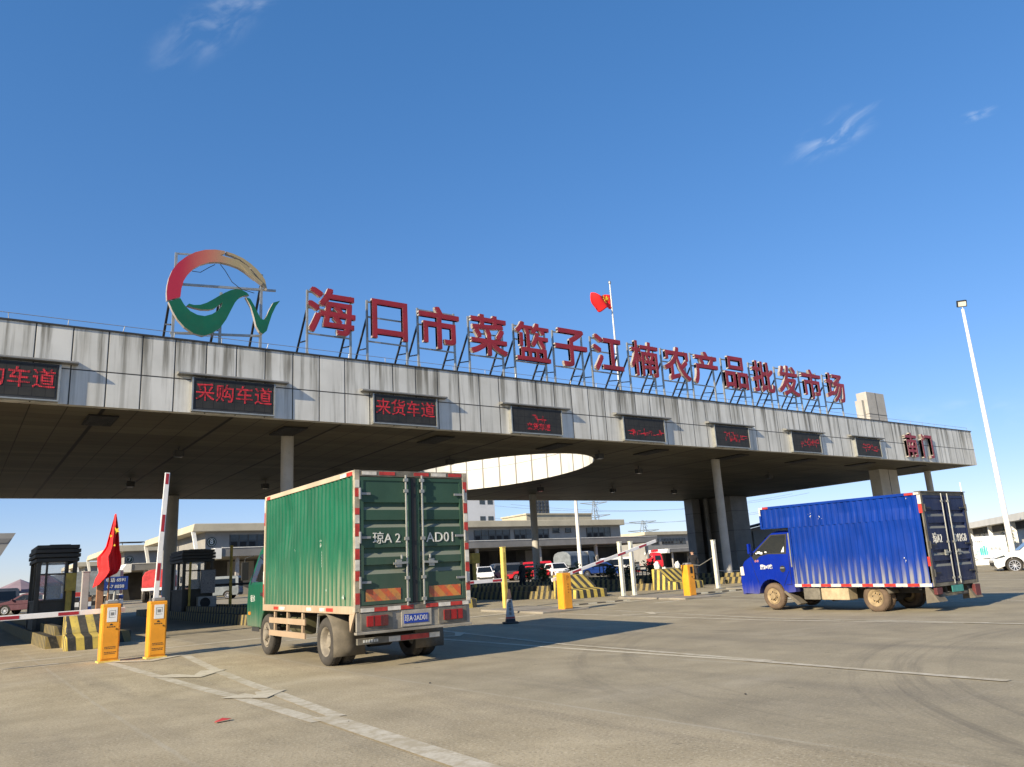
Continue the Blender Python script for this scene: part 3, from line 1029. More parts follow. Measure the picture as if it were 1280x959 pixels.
rf = thing('roof_flag', 'small red flag with yellow stars blowing on the roof pole', 'flag', (25.32, 26.4, 14.0))
def roof_cloth(u, v):
    x = -0.05 - 1.15 * u * (0.9 + 0.14 * math.sin(3 * v + 1.0))
    y = 0.14 * math.sin(7 * u + 1.8 * v) * min(1, u * 3)
    z = 0.34 - 0.72 * v + 0.10 * math.sin(6.5 * u + 0.6) * u - 0.16 * u + 0.10 * math.sin(9 * u + 4 * v) * u
    return (x, y, z)
cloth(roof_cloth, 26, 14, 'cloth', red_flag_m, rf)
sm = MB()
for (u, v, r) in ((0.17, 0.28, 0.14), (0.36, 0.10, 0.05), (0.44, 0.24, 0.05), (0.44, 0.42, 0.05), (0.36, 0.56, 0.05)):
    c = Vector(roof_cloth(u, v))
    sm.prism(star(r), lambda a, b, w: (c.x + a, c.y + w, c.z + b), -0.05, -0.03)
sm.build('star', star_m, rf)

# ------------------------------------------------------------------ toll islands, striped crash blocks
isl_x = [3.2 + 6.05 * k for k in range(6)]
isl_lab = ['traffic island with striped kerb under the first dark booth at far left', 'traffic island with striped kerb under the booth with the air conditioner',
           'traffic island with striped kerb beside the tall yellow post', 'traffic island with striped kerb behind the pair of white posts',
           'traffic island with striped kerb, bushes and white bags', 'traffic island with striped kerb round the two round columns by the dark core']
blk_lab = ['yellow black striped crash block left of the two orange barriers', None, 'yellow black striped crash block half hidden by the green truck rear',
           'yellow black striped crash block between the orange barrier and the white posts', 'yellow black striped crash block left of the rightmost orange barrier', None]
for k, x in enumerate(isl_x):
    y0, y1 = (24.3, 24.6, 26.5, 26.1, 26.8, 23.0)[k], 46.0
    t = thing('traffic_island', isl_lab[k], 'traffic island', (x, y0, hgt(x, y0)), 0, 'toll islands under the gate roof')
    L = y1 - y0
    rise = hgt(x, y1) - hgt(x, y0)
    n = 10
    kb, cp = MB(), MB()
    for j in range(n):
        ya, yb = L * j / n, L * (j + 1) / n
        za, zb = rise * j / n, rise * (j + 1) / n
        for s in (-1, 1):
            a = s * 1.0; b = s * 0.78
            kb.poly([(a, ya, za - 0.25), (a, yb, zb - 0.25), (a, yb, zb + 0.30), (a, ya, za + 0.30), (b, ya, za - 0.25), (b, yb, zb - 0.25), (b, yb, zb + 0.30), (b, ya, za + 0.30)],
                    [(0, 1, 2, 3), (4, 7, 6, 5), (3, 2, 6, 7)])
        cp.poly([(-0.78, ya, za + 0.27), (0.78, ya, za + 0.27), (0.78, yb, zb + 0.27), (-0.78, yb, zb + 0.27)], [(0, 1, 2, 3)])
    kb.box(-1.0, 1.0, -0.22, 0.0, -0.2, 0.30)
    kb.box(-1.0, 1.0, L, L + 0.2, rise - 0.2, rise + 0.30)
    kb.build('kerb', kerb_m, t)
    cp.build('paving', island_m, t)
    up = MB()
    for s in (-1, 1):
        up.bar((s * 0.62, 0.8, 0.38 + rise * 0.03), (s * 0.62, L - 1.5, rise * 0.93 + 0.38), 0.18, 0.26)
    up.build('inner_kerb', kerb_m, t)
    if blk_lab[k]:
        yb = (22.5, 0, 24.7, 24.3, 25.0, 0)[k]; bw = (0.46, 0, 0.75, 0.72, 0.8, 0)[k]
        b = thing('crash_block', blk_lab[k], 'crash block', (x + (-0.2, 0, -0.42, -0.52, -0.2, 0)[k], yb, hgt(x, yb) - 0.02), 0, 'striped concrete crash blocks at the island ends')
        MB().prism([(0, 0), (0, 0.33), (0.55, 0.40), (0.55, 0)], lambda u, v, w: (w, u, v), -bw - 0.06, bw + 0.06).build('step', wedge_m, b, bevel=0.025)
        MB().prism([(0.56, 0), (0.56, 0.43), (1.15, 0.92), (1.6, 0.95), (1.6, 0)], lambda u, v, w: (w * (1.0 if u < 1 else 0.94), u, v), -bw, bw).build('slope', wedge_m, b, bevel=0.025)
# low pale concrete tongues before the islands
for k in (2, 3, 4):
    x = isl_x[k]
    mb = MB()
    z = hgt(x, 20.8)
    mb.prism([(-0.9, 0), (0.9, 0), (0.95, 3.3), (-0.95, 3.3)], lambda u, v, w: (x + u, 19.1 + v, w + hgt(x, 19.1 + v)), -0.1, 0.055)
    o = mb.build('island_tongue', island_m, bevel=0.02)
    o['kind'] = 'structure'
    kb = MB()
    kb.box(x + 0.98, x + 4.4, 21.0, 21.16, hgt(x, 21) - 0.05, hgt(x, 21) + 0.05)
    o = kb.build('kerb', pale_kerb_m)
    o['kind'] = 'structure'


# ------------------------------------------------------------------ boom barriers
def barrier(label, x, y, arm, ax=0.0, h=1.12, sheet=True, big=False):
    """arm: (dx, dz) of the boom end or None; the boom lies along the lane direction dx"""
    t = thing('boom_barrier', label, 'boom barrier', (x, y, hgt(x, y)), 0, 'orange boom barriers at the lane mouths')
    w, d = 0.17, 0.15
    mb = MB()
    mb.box(-w, w, -d, d, 0.03, h)
    mb.build('cabinet', orange_box, t, bevel=0.018)
    MB().box(-w - 0.03, w + 0.03, -d - 0.03, d + 0.03, -0.06, 0.03).build('base', yellow_steel, t, bevel=0.008)
    dr = MB()
    dr.box(-w + 0.025, w - 0.025, -d - 0.012, -d - 0.002, 0.07, h - 0.06)
    door = dr.build('door', orange_box, t, bevel=0.006)
    MB().lathe([(-d - 0.03, 0.016), (-d - 0.012, 0.016)], 10, 'Y', (w - 0.07, 0, h * 0.56)).build('lock', black_plastic, door)
    MB().box(-w * 0.55, w * 0.75, -d + 0.05, d - 0.03, h + 0.001, h + 0.07).build('motor_cover', grey_steel, t, bevel=0.012)
    if sheet:
        MB().box(-0.085, 0.10, -d - 0.0175, -d - 0.0125, h - 0.35, h - 0.07).build('paper_notice', paper, t)
        fr = MB()
        for a, b, c, e in ((-0.05, 0.065, h - 0.135, h - 0.127), (-0.05, 0.065, h - 0.265, h - 0.257), (-0.052, -0.045, h - 0.265, h - 0.127), (0.06, 0.067, h - 0.22, h - 0.127), (-0.025, 0.04, h - 0.225, h - 0.165)):
            fr.box(a, b, -d - 0.0195, -d - 0.0175, c, e)
        fr.build('print', faint_ink if False else grey_steel, t)
        tx = MB()
        tx.prism([(-0.03, h - 0.415), (0.03, h - 0.415), (0.02, h - 0.39), (0.0, h - 0.38), (-0.02, h - 0.39)], lambda u, v, q: (u, q, v), -d - 0.015, -d - 0.0125)
        for j in range(4): tx.box(-0.075 + j * 0.04, -0.05 + j * 0.04, -d - 0.015, -d - 0.0125, h - 0.455, h - 0.435)
        tx.build('mark', ink, t)
        ft = MB()
        rr = random.Random(int(x * 10))
        for z in (h * 0.26, h * 0.235, h * 0.17, h * 0.145):
            u = -0.10
            while u < 0.10:
                l = rr.uniform(0.012, 0.03)
                ft.box(u, u + l, -d - 0.0145, -d - 0.0125, z - 0.006, z + 0.006); u += l + 0.008
        ft.build('small_print', ink, t, weld=False)
    else:
        if big:
            MB().box(-0.05, 0.07, -d - 0.02, -d - 0.0125, h - 0.30, h - 0.07).build('card_window', interior_dark, t, bevel=0.01)
            tx = MB().box(-0.02, 0.05, -d - 0.016, -d - 0.0125, h - 0.42, h - 0.405).box(0.008, 0.022, -d - 0.016, -d - 0.0125, h - 0.47, h - 0.42)
            tx.build('mark', ink, t)
        else:
            me = text_mesh('P', 0.20, 0.002, 0.004)
            MB().mesh(me, Matrix.Translation((0.02, -d - 0.014, h - 0.16)) @ Matrix.Rotation(PI / 2, 4, 'X')).build('lettering', faint_ink, t, weld=False)
            tx = MB()
            for j in range(4): tx.box(0.0, 0.045, -d - 0.016, -d - 0.0125, h - 0.36 - j * 0.08, h - 0.32 - j * 0.08)
            tx.build('small_print', faint_ink, t)
    if arm:
        dx, dz = arm
        L = math.hypot(dx, dz)
        e = Vector((dx / L, 0, dz / L))
        p0 = Vector((0.0, d + 0.07, h - 0.13))
        MB().box(-0.09, 0.09, d, d + 0.04, h - 0.22, h - 0.04).build('hub', grey_steel, t, bevel=0.01)
        up = e.cross(Vector((0, 1, 0)))
        mb = MB()
        mb.bar(p0 - e * 0.3, p0 + e * L, 0.05, 0.10, up=up)
        a = mb.build('arm', arm_white, t, bevel=0.006)
        s = 0.55
        while s < L - 0.15:
            st = MB()
            st.bar(p0 + e * s, p0 + e * min(L - 0.02, s + 0.36), 0.058, 0.062, up=up)
            s += 1.02
            st.build('stripe', arm_red, a)
    return t


barrier('orange boom barrier at far left, white arm lowered leftwards, paper notice on its door', 2.78, 18.25, (-3.6, -0.03))
barrier('orange boom barrier with its white arm raised straight up, paper notice on its door', 3.62, 18.05, (0.12, 2.84))
barrier('orange boom barrier hidden behind the green truck, only its level arm tip in view', 9.55, 19.6, (3.95, 0.06), sheet=False)
barrier('orange boom barrier with its white arm half raised towards the pair of white posts', 15.55, 19.45, (4.35, 1.02), sheet=False)
barrier('rightmost orange boom barrier without any arm, dark card window on its front', 21.75, 20.05, None, sheet=False, big=True)


def post(label, x, y, h, r, mat, name='lane_post', cat='post', group='posts at the island ends'):
    t = thing(name, label, cat, (x, y, hgt(x, y)), 0, group)
    z0 = -0.02
    mb = MB()
    mb.box(-r, r, -r, r, z0, h)
    mb.build('shaft', mat, t, bevel=0.02)
    MB().box(-r - 0.008, r + 0.008, -r - 0.008, r + 0.008, h + 0.001, h + 0.03).build('cap', mat, t, bevel=0.008)
    if mat is not dim_yellow:
        mb = MB()
        for s in (-1, 1):
            mb.box(-r * 0.35, r * 0.35, s * (r + 0.002) - 0.001, s * (r + 0.002) + 0.001, 0.15, h - 0.15)
        mb.build('slot', post_grey if mat is cream_post else dim_yellow, t)
    MB().box(-r - 0.05, r + 0.05, -r - 0.05, r + 0.05, z0 - 0.02, 0.025).build('base', grey_steel, t)
    return t


post('tall yellow post with pinkish top behind the traffic cone', 15.15, 22.1, 2.0, 0.075, yellow_steel)
post('left one of the pair of white posts by the raised arm', 21.55, 23.3, 2.06, 0.07, cream_post)
post('right one of the pair of white posts by the raised arm', 22.0, 23.15, 2.06, 0.07, cream_post)
post('lone white post in front of the slim round column and dark core', 26.7, 23.0, 2.0, 0.075, cream_post)
post('thin dull yellow post right of the booth with the air conditioner', 10.9, 38.6, 3.1, 0.06, dim_yellow)
cp = post('dull yellow camera post just right of the green truck', 20.9, 33.0, 1.85, 0.07, dim_yellow, 'camera_post', 'camera post', None)
MB().box(-0.22, 0.22, -0.2, 0.2, 1.65, 2.15).build('camera_box', dim_yellow, cp, bevel=0.02)
rl = thing('height_rail', 'dark level rail crossing behind the green truck cab on a yellow post', 'rail', (9.6, 38.6, hgt(9.6, 38.6)))
MB().tube([(-0.9, 0.1, 1.35), (5.2, 0.1, 1.35)], 0.05, 8).build('bar', dark_steel, rl)
MB().tube([(5.2, 0.1, 0), (5.2, 0.1, 1.4)], 0.05, 8).build('leg', dark_steel, rl)
MB().tube([(-0.9, 0.1, 0.2), (-0.9, 0.1, 1.4)], 0.05, 8).build('leg', dark_steel, rl)

# traffic cone
cx_, cy_ = 11.95, 17.25
tc = thing('traffic_cone', 'worn tall traffic cone with grey panel of white writing, at the truck shadow edge', 'traffic cone', (cx_, cy_, hgt(cx_, cy_)), R(-30))
MB().box(-0.20, 0.20, -0.20, 0.20, 0.0, 0.04).build('base', rubber, tc, bevel=0.015)
def sq(z0, r0, z1, r1):
    p = [(a * r0, b * r0, z0) for a, b in ((-1, -1), (1, -1), (1, 1), (-1, 1))] + [(a * r1, b * r1, z1) for a, b in ((-1, -1), (1, -1), (1, 1), (-1, 1))]
    return MB().poly(p, [(3, 2, 1, 0), (4, 5, 6, 7), (0, 1, 5, 4), (1, 2, 6, 5), (2, 3, 7, 6), (3, 0, 4, 7)])
sq(0.04, 0.125, 0.12, 0.114).build('foot_band', black_plastic, tc)
sq(0.12, 0.114, 0.60, 0.062).build('panel', [paint('cone_panel', (0.52, 0.48, 0.44), 0.7, 0, 0.2, 6, 0.4)], tc)
sq(0.60, 0.062, 0.86, 0.026).build('tip', [paint('cone_tip', (0.05, 0.03, 0.028), 0.7, 0, 0.3, 6, 0.5)], tc)
sq(0.125, 0.1155, 0.17, 0.1105).build('red_band', ref_red, tc)
for j, c in enumerate('禁止停车'):
    lettering('lettering', c, 0.085, ink, tc, (0, -0.0715 - 0.0109 * j, 0.545 - 0.1 * j), tilt=-0.108)

# ------------------------------------------------------------------ booths
def booth(label, x, y, side, w):
    t = thing('toll_booth', label, 'toll booth', (x, y, hgt(x, y) + 0.27), 0, 'dark toll booths on the islands')
    d, h = 1.1, 2.12
    fr = MB()
    for sx in (-1, 1):
        for sy in (-1, 1):
            fr.box(sx * w - 0.06, sx * w + 0.06, sy * d - 0.06, sy * d + 0.06, 0, h)
    fr.box(-w, w, -d - 0.05, -d + 0.03, 0.9, 0.97).box(-w, w, -d - 0.05, -d + 0.03, 1.72, 1.77).box(-w, w, d - 0.03, d + 0.05, 0.9, 0.97)
    fr.box(-w * 0.62, -w * 0.62 + 0.06, -d - 0.045, -d + 0.03, 0.97, h).box(w * 0.45, w * 0.45 + 0.06, -d - 0.045, -d + 0.03, 0.97, h)
    fr.box(-w - 0.05, -w + 0.03, -d, d, 0.9, 0.97).box(w - 0.03, w + 0.05, -d, d, 0.9, 0.97)
    fr.box(-w - 0.05, -w + 0.03, -0.2, -0.1, 0.97, h)
    fr.build('frame', booth_m, t, weld=False, bevel=0.008)
    pn = MB().box(-w + 0.06, w - 0.06, -d - 0.02, -d + 0.02, 0.05, 0.9).box(-w + 0.06, w - 0.06, d - 0.02, d + 0.02, 0.05, 0.9)
    pn.box(-w - 0.02, -w + 0.02, -d + 0.06, d - 0.06, 0.05, 0.9).box(w - 0.02, w + 0.02, -d + 0.06, d - 0.06, 0.05, 0.9)
    for j in range(9): pn.box(-w + 0.1, w - 0.1, -d - 0.032, -d - 0.021, 0.12 + j * 0.085, 0.165 + j * 0.085)
    pn.build('lower_panel', booth_m, t, weld=False)
    rf_ = MB()
    for j, (z, o) in enumerate(((2.12, 0.10), (2.26, 0.13), (2.40, 0.13), (2.53, 0.09))):
        rf_.box(-w - o, w + o, -d - o, d + o, z, z + 0.115)
        rf_.box(-w - 0.02, w + 0.02, -d - 0.02, d + 0.02, z + 0.116, z + 0.139) if j < 3 else None
    rf_.box(-w * 0.4, w * 0.8, -d * 0.5, d * 0.6, 2.646, 2.70)
    rf_.build('roof', booth_roof_m, t, weld=False, bevel=0.015)
    gl = MB()
    gl.box(-w + 0.06, -w * 0.62, -d - 0.004, -d + 0.004, 0.97, h).box(-w * 0.62 + 0.06, w * 0.45, -d - 0.004, -d + 0.004, 0.97, h).box(-w - 0.004, -w + 0.004, -d + 0.06, -0.2, 0.97, h)
    m, gg = MATS.get('booth_glass', (None, None)) if isinstance(MATS.get('booth_glass'), tuple) else (None, None)
    if m is None:
        m, gg = newmat('booth_glass')
        gg.out((0.75, 0.8, 0.8), 0.04, 0, trans=None, alpha=0.22)
        MATS['booth_glass'] = (m, gg)
    gl.build('window', m, t)
    dk = MB().box(-w + 0.08, w - 0.08, -0.5, 0.1, 0.78, 0.84).box(-0.25, 0.20, -0.62, -0.55, 0.98, 1.38).box(-0.06, 0.0, -0.56, -0.5, 0.84, 1.0)
    dk.build('desk', car_grey, t)
    MB().box(-w + 0.02, w - 0.02, -d + 0.03, d - 0.03, 0, 0.05).build('floor', dark_steel, t)
    if side:   # yellow pipe and arm on the first booth
        mb = MB().tube([(w * 0.72, -d - 0.16, 0.0), (w * 0.72, -d - 0.16, 1.75)], 0.085, 12)
        mb.box(w * 0.5, w * 1.05, -d - 0.3, -d - 0.06, 1.2, 1.75)
        mb.build('yellow_post', dim_yellow, t)
    else:
        ac = MB().box(-0.05, 0.72, -d - 0.42, -d - 0.10, 0.08, 0.62).build('air_conditioner', paint('ac_grey', (0.30, 0.30, 0.28), 0.6, 0, 0.12, 3, 0.4), t, bevel=0.015)
        MB().lathe([(-d - 0.43, 0.0), (-d - 0.43, 0.21), (-d - 0.425, 0.215)], 24, 'Y', (0.24, 0, 0.36)).build('fan', interior_dark, ac)
        gr = MB()
        for j in range(7): gr.box(0.04, 0.44, -d - 0.445, -d - 0.436, 0.18 + j * 0.055, 0.19 + j * 0.055)
        gr.build('fan_guard', dark_steel, ac)
        MB().tube([(-0.36, -d - 0.15, 0), (-0.36, -d - 0.15, 2.1)], 0.05, 10).build('yellow_post', dim_yellow, t)
        MB().box(0.1, 0.7, -d - 0.2, -d - 0.07, 0.75, 1.75).build('cabinet', car_grey, t, bevel=0.01)
    return t


booth('dark toll booth with layered roof and yellow pipe at far left', 2.82, 30.2, True, 0.50)
booth('dark toll booth with a grey air conditioner unit by the raised arm', 9.0, 38.0, False, 0.58)

# ------------------------------------------------------------------ draped flag, wooden posts and blue sign by the first island
wp = thing('wooden_post', 'brown wooden post under the draped red flag', 'post', (3.45, 24.6, hgt(3.45, 24.6)))
MB().box(-0.085, 0.085, -0.06, 0.06, -0.02, 1.72).build('timber', wood_brown, wp, bevel=0.01)
MB().tube([(0.16, -0.1, 0.0), (0.24, -0.1, 3.42)], 0.022, 8).build('flag_staff', wood_brown, wp)
gp = thing('concrete_post', 'grey concrete post left of the brown wooden post', 'post', (3.12, 24.9, hgt(3.1, 24.9)))
MB().box(-0.09, 0.09, -0.09, 0.09, -0.02, 1.9).build('shaft', post_grey, gp, bevel=0.012)
MB().box(-0.10, 0.10, -0.10, 0.10, 1.901, 1.93).build('cap', post_grey, gp, bevel=0.008)
fl = thing('draped_flag', 'large red flag with yellow stars hanging limp from a staff', 'flag', (3.69, 24.45, 3.60))
prof = [(0.0, -0.012, 0.02), (0.15, -0.075, 0.07), (0.33, -0.14, 0.11), (0.48, -0.19, 0.13), (0.56, -0.27, 0.15), (0.63, -0.38, 0.19), (0.74, -0.36, 0.20), (0.83, -0.30, 0.17), (0.90, -0.38, 0.10), (1.0, -0.43, -0.22)]
def flag_cloth(u, v):
    for a, b in zip(prof[:-1], prof[1:]):
        if v <= b[0]: break
    f = (v - a[0]) / (b[0] - a[0])
    l, r = a[1] + (b[1] - a[1]) * f, a[2] + (b[2] - a[2]) * f
    x = l + (r - l) * u
    y = (0.13 * math.sin(9.5 * u + 1.5 * v) + 0.05 * math.sin(19 * u - 6 * v + 3 * v * v)) * (0.25 + v) - 0.05 - 0.16 * math.sin(PI * u) * v
    z = -1.86 * v - 0.12 * (1 - u) * max(0, v - 0.75) * 4 + 0.22 * u * max(0, v - 0.75) * 1.5
    return (x, y, z)
cloth(flag_cloth, 40, 40, 'cloth', red_flag_m, fl)
sm = MB()
for (u, v, r, rot) in ((0.70, 0.25, 0.11, 0.5), (0.16, 0.33, 0.045, 0.3), (0.55, 0.47, 0.04, 0.2)):
    ym = min(flag_cloth(max(0, min(1, u + k * 0.03)), v + j * 0.03)[1] for k in range(-5, 6) for j in (-1, 0, 1)) - 0.012
    cx0, _, cz0 = flag_cloth(u, v)
    cr_, sr_ = math.cos(rot), math.sin(rot)
    sm.prism(star(r), lambda a, b, w: (cx0 + (a * cr_ - b * sr_) * 0.85, ym + w - 0.25 * a * cr_, cz0 + a * sr_ + b * cr_), -0.006, 0)
sm.build('star', star_m, fl)
bs = thing('blue_sign', 'small blue sign with two lines of white digits on a grey pole', 'sign', (4.0, 25.6, hgt(4.0, 25.6)))
MB().tube([(-0.10, 0, 0), (0.0, 0, 1.75)], 0.035, 10).build('pole', zinc, bs)
MB().box(-0.34, 0.30, -0.05, -0.02, 1.38, 1.76).build('panel', sign_blue, bs, bevel=0.008)
lettering('lettering', '电话 6591', 0.125, white_letter, bs, (-0.02, -0.054, 1.66), bold=0.002)
lettering('lettering', '8-7 8838', 0.125, white_letter, bs, (-0.02, -0.054, 1.48), bold=0.002)


# ------------------------------------------------------------------ vehicles
def arc(yc, zc, r, a0, a1, n=9):
    return [(yc + r * math.cos(R(a0 + (a1 - a0) * k / n)), zc + r * math.sin(R(a0 + (a1 - a0) * k / n))) for k in range(n + 1)]


def wheel(parent, side, xo, y, r, w, rr, dish, tyre_m, rim_m, n=36, bolts=True, name='wheel', style='truck'):
    """side -1 left / +1 right, xo: outer face |x|"""
    t = thing(name, '', '', (0, y, r))
    del t['label'], t['category']
    t.parent = parent
    s = side
    X = lambda a: s * (xo - a)
    o = MB().lathe([(X(0.03), rr), (X(0.005), rr + 0.02), (X(0.0), rr + (r - rr) * 0.5), (X(0.012), r - 0.03), (X(0.03), r - 0.008), (X(0.045), r), (X(w - 0.045), r), (X(w - 0.03), r - 0.008), (X(w - 0.012), r - 0.03), (X(w), rr + 0.05), (X(w - 0.03), rr)], n, 'X').build('tyre', tyre_m, t, smooth=50)
    tr = MB()
    for k in range(n):
        a = k * 2 * PI / n
        for j in range(3):
            aa = a + (0.04 if j == 1 else 0)
            xa, xb = X(0.05 + j * (w - 0.1) / 3 + 0.006), X(0.05 + (j + 1) * (w - 0.1) / 3 - 0.006)
            p = [(xx, math.cos(aa + da) * (r + dr), math.sin(aa + da) * (r + dr)) for xx in (xa, xb) for da, dr in ((-0.05, -0.004), (0.05, -0.004), (0.05, 0.008), (-0.05, 0.008))]
            tr.poly(p, [(0, 1, 2, 3), (7, 6, 5, 4), (2, 6, 7, 3), (0, 3, 7, 4), (1, 5, 6, 2)])
    tr.build('tread', tyre_m, o if False else t, weld=False)
    if style == 'truck':
        rm = MB().lathe([(X(0.02), rr + 0.003), (X(0.03), rr - 0.015), (X(dish * 0.5), rr - 0.03), (X(dish), rr - 0.06), (X(dish + 0.012), rr * 0.42), (X(dish - 0.03), rr * 0.40), (X(dish - 0.045), rr * 0.36), (X(dish - 0.05), 0.0)], n, 'X').build('rim', rim_m, t, smooth=35)
        if bolts:
            hb, bb = MB(), MB()
            for k in range(6):
                a = k * PI / 3 + 0.3
                c = (X(dish + 0.008), math.cos(a) * rr * 0.56, math.sin(a) * rr * 0.56)
                hb.lathe([(X(dish - 0.001 + 0.004), rr * 0.105), (X(dish - 0.004 + 0.004), 0.0)], 10, 'X', (0, c[1], c[2]))
                a += PI / 6
                bb.lathe([(X(dish + 0.006), 0.014), (X(dish - 0.02), 0.014), (X(dish - 0.02), 0.0)], 8, 'X', (0, math.cos(a) * rr * 0.5, math.sin(a) * rr * 0.5))
            hb.build('hand_hole', interior_dark, t)
            bb.build('bolt', rim_m, t)
    else:
        rm = MB().lathe([(X(0.015), rr + 0.003), (X(0.02), rr - 0.018), (X(0.09), rr - 0.03), (X(0.10), 0.0)], n, 'X').build('rim', interior_dark, t, smooth=35)
        sp = MB()
        for k in range(10):
            a = k * 2 * PI / 10
            d = Vector((0, math.cos(a), math.sin(a)))
            sp.bar(Vector((X(0.035), 0, 0)) + d * 0.03, Vector((X(0.022), 0, 0)) + d * (rr - 0.01), 0.028, 0.02, up=(1, 0, 0))
        sp.lathe([(X(0.012), rr + 0.004), (X(0.012), rr - 0.018), (X(0.03), rr - 0.02)], n, 'X')
        sp.lathe([(X(0.03), 0.06), (X(0.02), 0.05), (X(0.02), 0)], 16, 'X')
        sp.build('spokes', rim_m, t, weld=False)
    return t


def corr_x(mb, x, s, y0, y1, z0, z1, pitch, depth):
    """vertical corrugation on a side at x, outward sign s"""
    n = round((y1 - y0) / pitch)
    p = (y1 - y0) / n
    pts = [(y0, 0)]
    for k in range(n):
        a = y0 + k * p
        pts += [(a + 0.16 * p, 0), (a + 0.34 * p, depth), (a + 0.66 * p, depth), (a + 0.84 * p, 0), (a + p, 0)]
    rr = random.Random(round(pitch * 1e4) + int(s))
    dents = [(rr.uniform(y0, y1), rr.uniform(z0, z1), rr.uniform(0.10, 0.28), rr.uniform(0.006, 0.020)) for _ in range(14)]
    def wob(y, z):
        w = 0.004 * math.sin(2.1 * y + 3.0 * z) + 0.003 * math.sin(5.3 * y - 2.2 * z + 1) + 0.002 * math.sin(13 * y + 4 * z)
        for (dy, dz, r, a) in dents: w -= a * math.exp(-((y - dy) ** 2 + ((z - dz) * 0.6) ** 2) / (r * r))
        e = min(z - z0, z1 - z, y - y0, y1 - y) / 0.25
        return w * max(0.0, min(1.0, e))
    nz = 14
    zs = [z0 + (z1 - z0) * k / nz for k in range(nz + 1)]
    for (ya, da), (yb, db_) in zip(pts[:-1], pts[1:]):
        for za, zb in zip(zs[:-1], zs[1:]):
            mb.face([(x + s * (da + wob(ya, za)), ya, za), (x + s * (db_ + wob(yb, za)), yb, za), (x + s * (db_ + wob(yb, zb)), yb, zb), (x + s * (da + wob(ya, zb)), ya, zb)])


def door_leaf(t, name, x0, x1, y, z0, z1, recess, mat, inset=0.035):
    """a rear door leaf facing -y with pressed horizontal channels"""
    mb = MB()
    e = 0.055
    mb.box(x0, x1, y + 0.04, y + 0.05, z0, z1)
    zs = [z0 + e]
    prof = [(z0 + e, 0.0)]
    for (a, b) in sorted(recess):
        prof += [(a, 0.0), (a + (b - a) * 0.42, inset), (b - 0.005, inset), (b, 0.0)]
    prof.append((z1 - e, 0.0))
    for (za, da), (zb, db_) in zip(prof[:-1], prof[1:]):
        mb.face([(x0 + e, y + da, za), (x1 - e, y + da, za), (x1 - e, y + db_, zb), (x0 + e, y + db_, zb)])
    for a, b, c, d in ((x0, x1, z0, z0 + e), (x0, x1, z1 - e, z1), (x0, x0 + e, z0 + e, z1 - e), (x1 - e, x1, z0 + e, z1 - e)):
        mb.box(a, b, y - 0.012, y + 0.04, c, d)
    return mb.build(name, mat, t, recalc=False, weld=False)


def tapes(t, segs, name='reflective_tape'):
    """segs: (box extents, colour 0 red / 1 white)"""
    for b, c in segs: MB().box(*b).build(name, ref_white if c else ref_red, t)


# ---- green box truck
tg = thing('box_truck', 'green corrugated box truck seen from behind with 琼A 2AD01 on its doors', 'truck', (6.21, 13.0, hgt(6.2, 13.0) - 0.005), (0.0135, 0, 0))
W, Y0, Y1, Z0, Z1 = 1.04, -1.36, 3.04, 0.90, 3.08
mb = MB(); corr_x(mb, -W + 0.03, -1, Y0 + 0.07, Y1 - 0.05, Z0 + 0.06, Z1 - 0.09, 0.1739, 0.028)
mb.build('side_panel', green_panel, tg, recalc=False)
mb = MB(); corr_x(mb, W - 0.03, 1, Y0 + 0.07, Y1 - 0.05, Z0 + 0.06, Z1 - 0.09, 0.1739, 0.028)
mb.build('side_panel', green_panel, tg, recalc=False)
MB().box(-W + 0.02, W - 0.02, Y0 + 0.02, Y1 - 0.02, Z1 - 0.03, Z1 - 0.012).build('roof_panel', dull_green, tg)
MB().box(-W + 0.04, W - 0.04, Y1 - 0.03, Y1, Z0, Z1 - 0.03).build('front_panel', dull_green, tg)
MB().box(-W + 0.05, W - 0.05, Y0 + 0.08, Y1 - 0.05, Z0 + 0.02, Z0 + 0.06).build('floor', chassis_m, tg)
fr = MB()
for s in (-1, 1):
    fr.box(s * (W - 0.035), s * (W + 0.01), Y0 + 0.06, Y1, Z0 - 0.05, Z0 + 0.07)
    fr.box(s * (W - 0.02) - 0.03, s * (W - 0.02) + 0.03, Y0 + 0.06, Y1, Z1 - 0.085, Z1)
    fr.box(s * (W - 0.04), s * (W + 0.008), Y1 - 0.06, Y1 + 0.01, Z0 + 0.07, Z1 - 0.085)
fr.build('frame', beige_rail, tg, weld=False, bevel=0.006)
rf2 = MB()
for s in (-1, 1):
    MB().box(s * (W - 0.035) - 0.045, s * (W - 0.035) + 0.047, Y0 - 0.01, Y0 + 0.06, Z0 - 0.02, Z1).build('corner_post', paint('post_beige', (0.34, 0.30, 0.22), 0.7, 0, 0.3, 6, 0.7), tg, bevel=0.006)
rf2.box(-W + 0.08, W - 0.08, Y0 - 0.006, Y0 + 0.06, Z1 - 0.10, Z1 - 0.002)
MB().box(-W + 0.08, W - 0.08, Y0 - 0.006, Y0 + 0.06, Z0 - 0.02, Z0 + 0.065).build('door_sill', frame_brown, tg)
rf2.build('rear_frame', frame_brown, tg, weld=False, bevel=0.006)
REC = [(1.44, 1.585), (1.70, 1.85), (2.165, 2.285), (2.445, 2.565)]
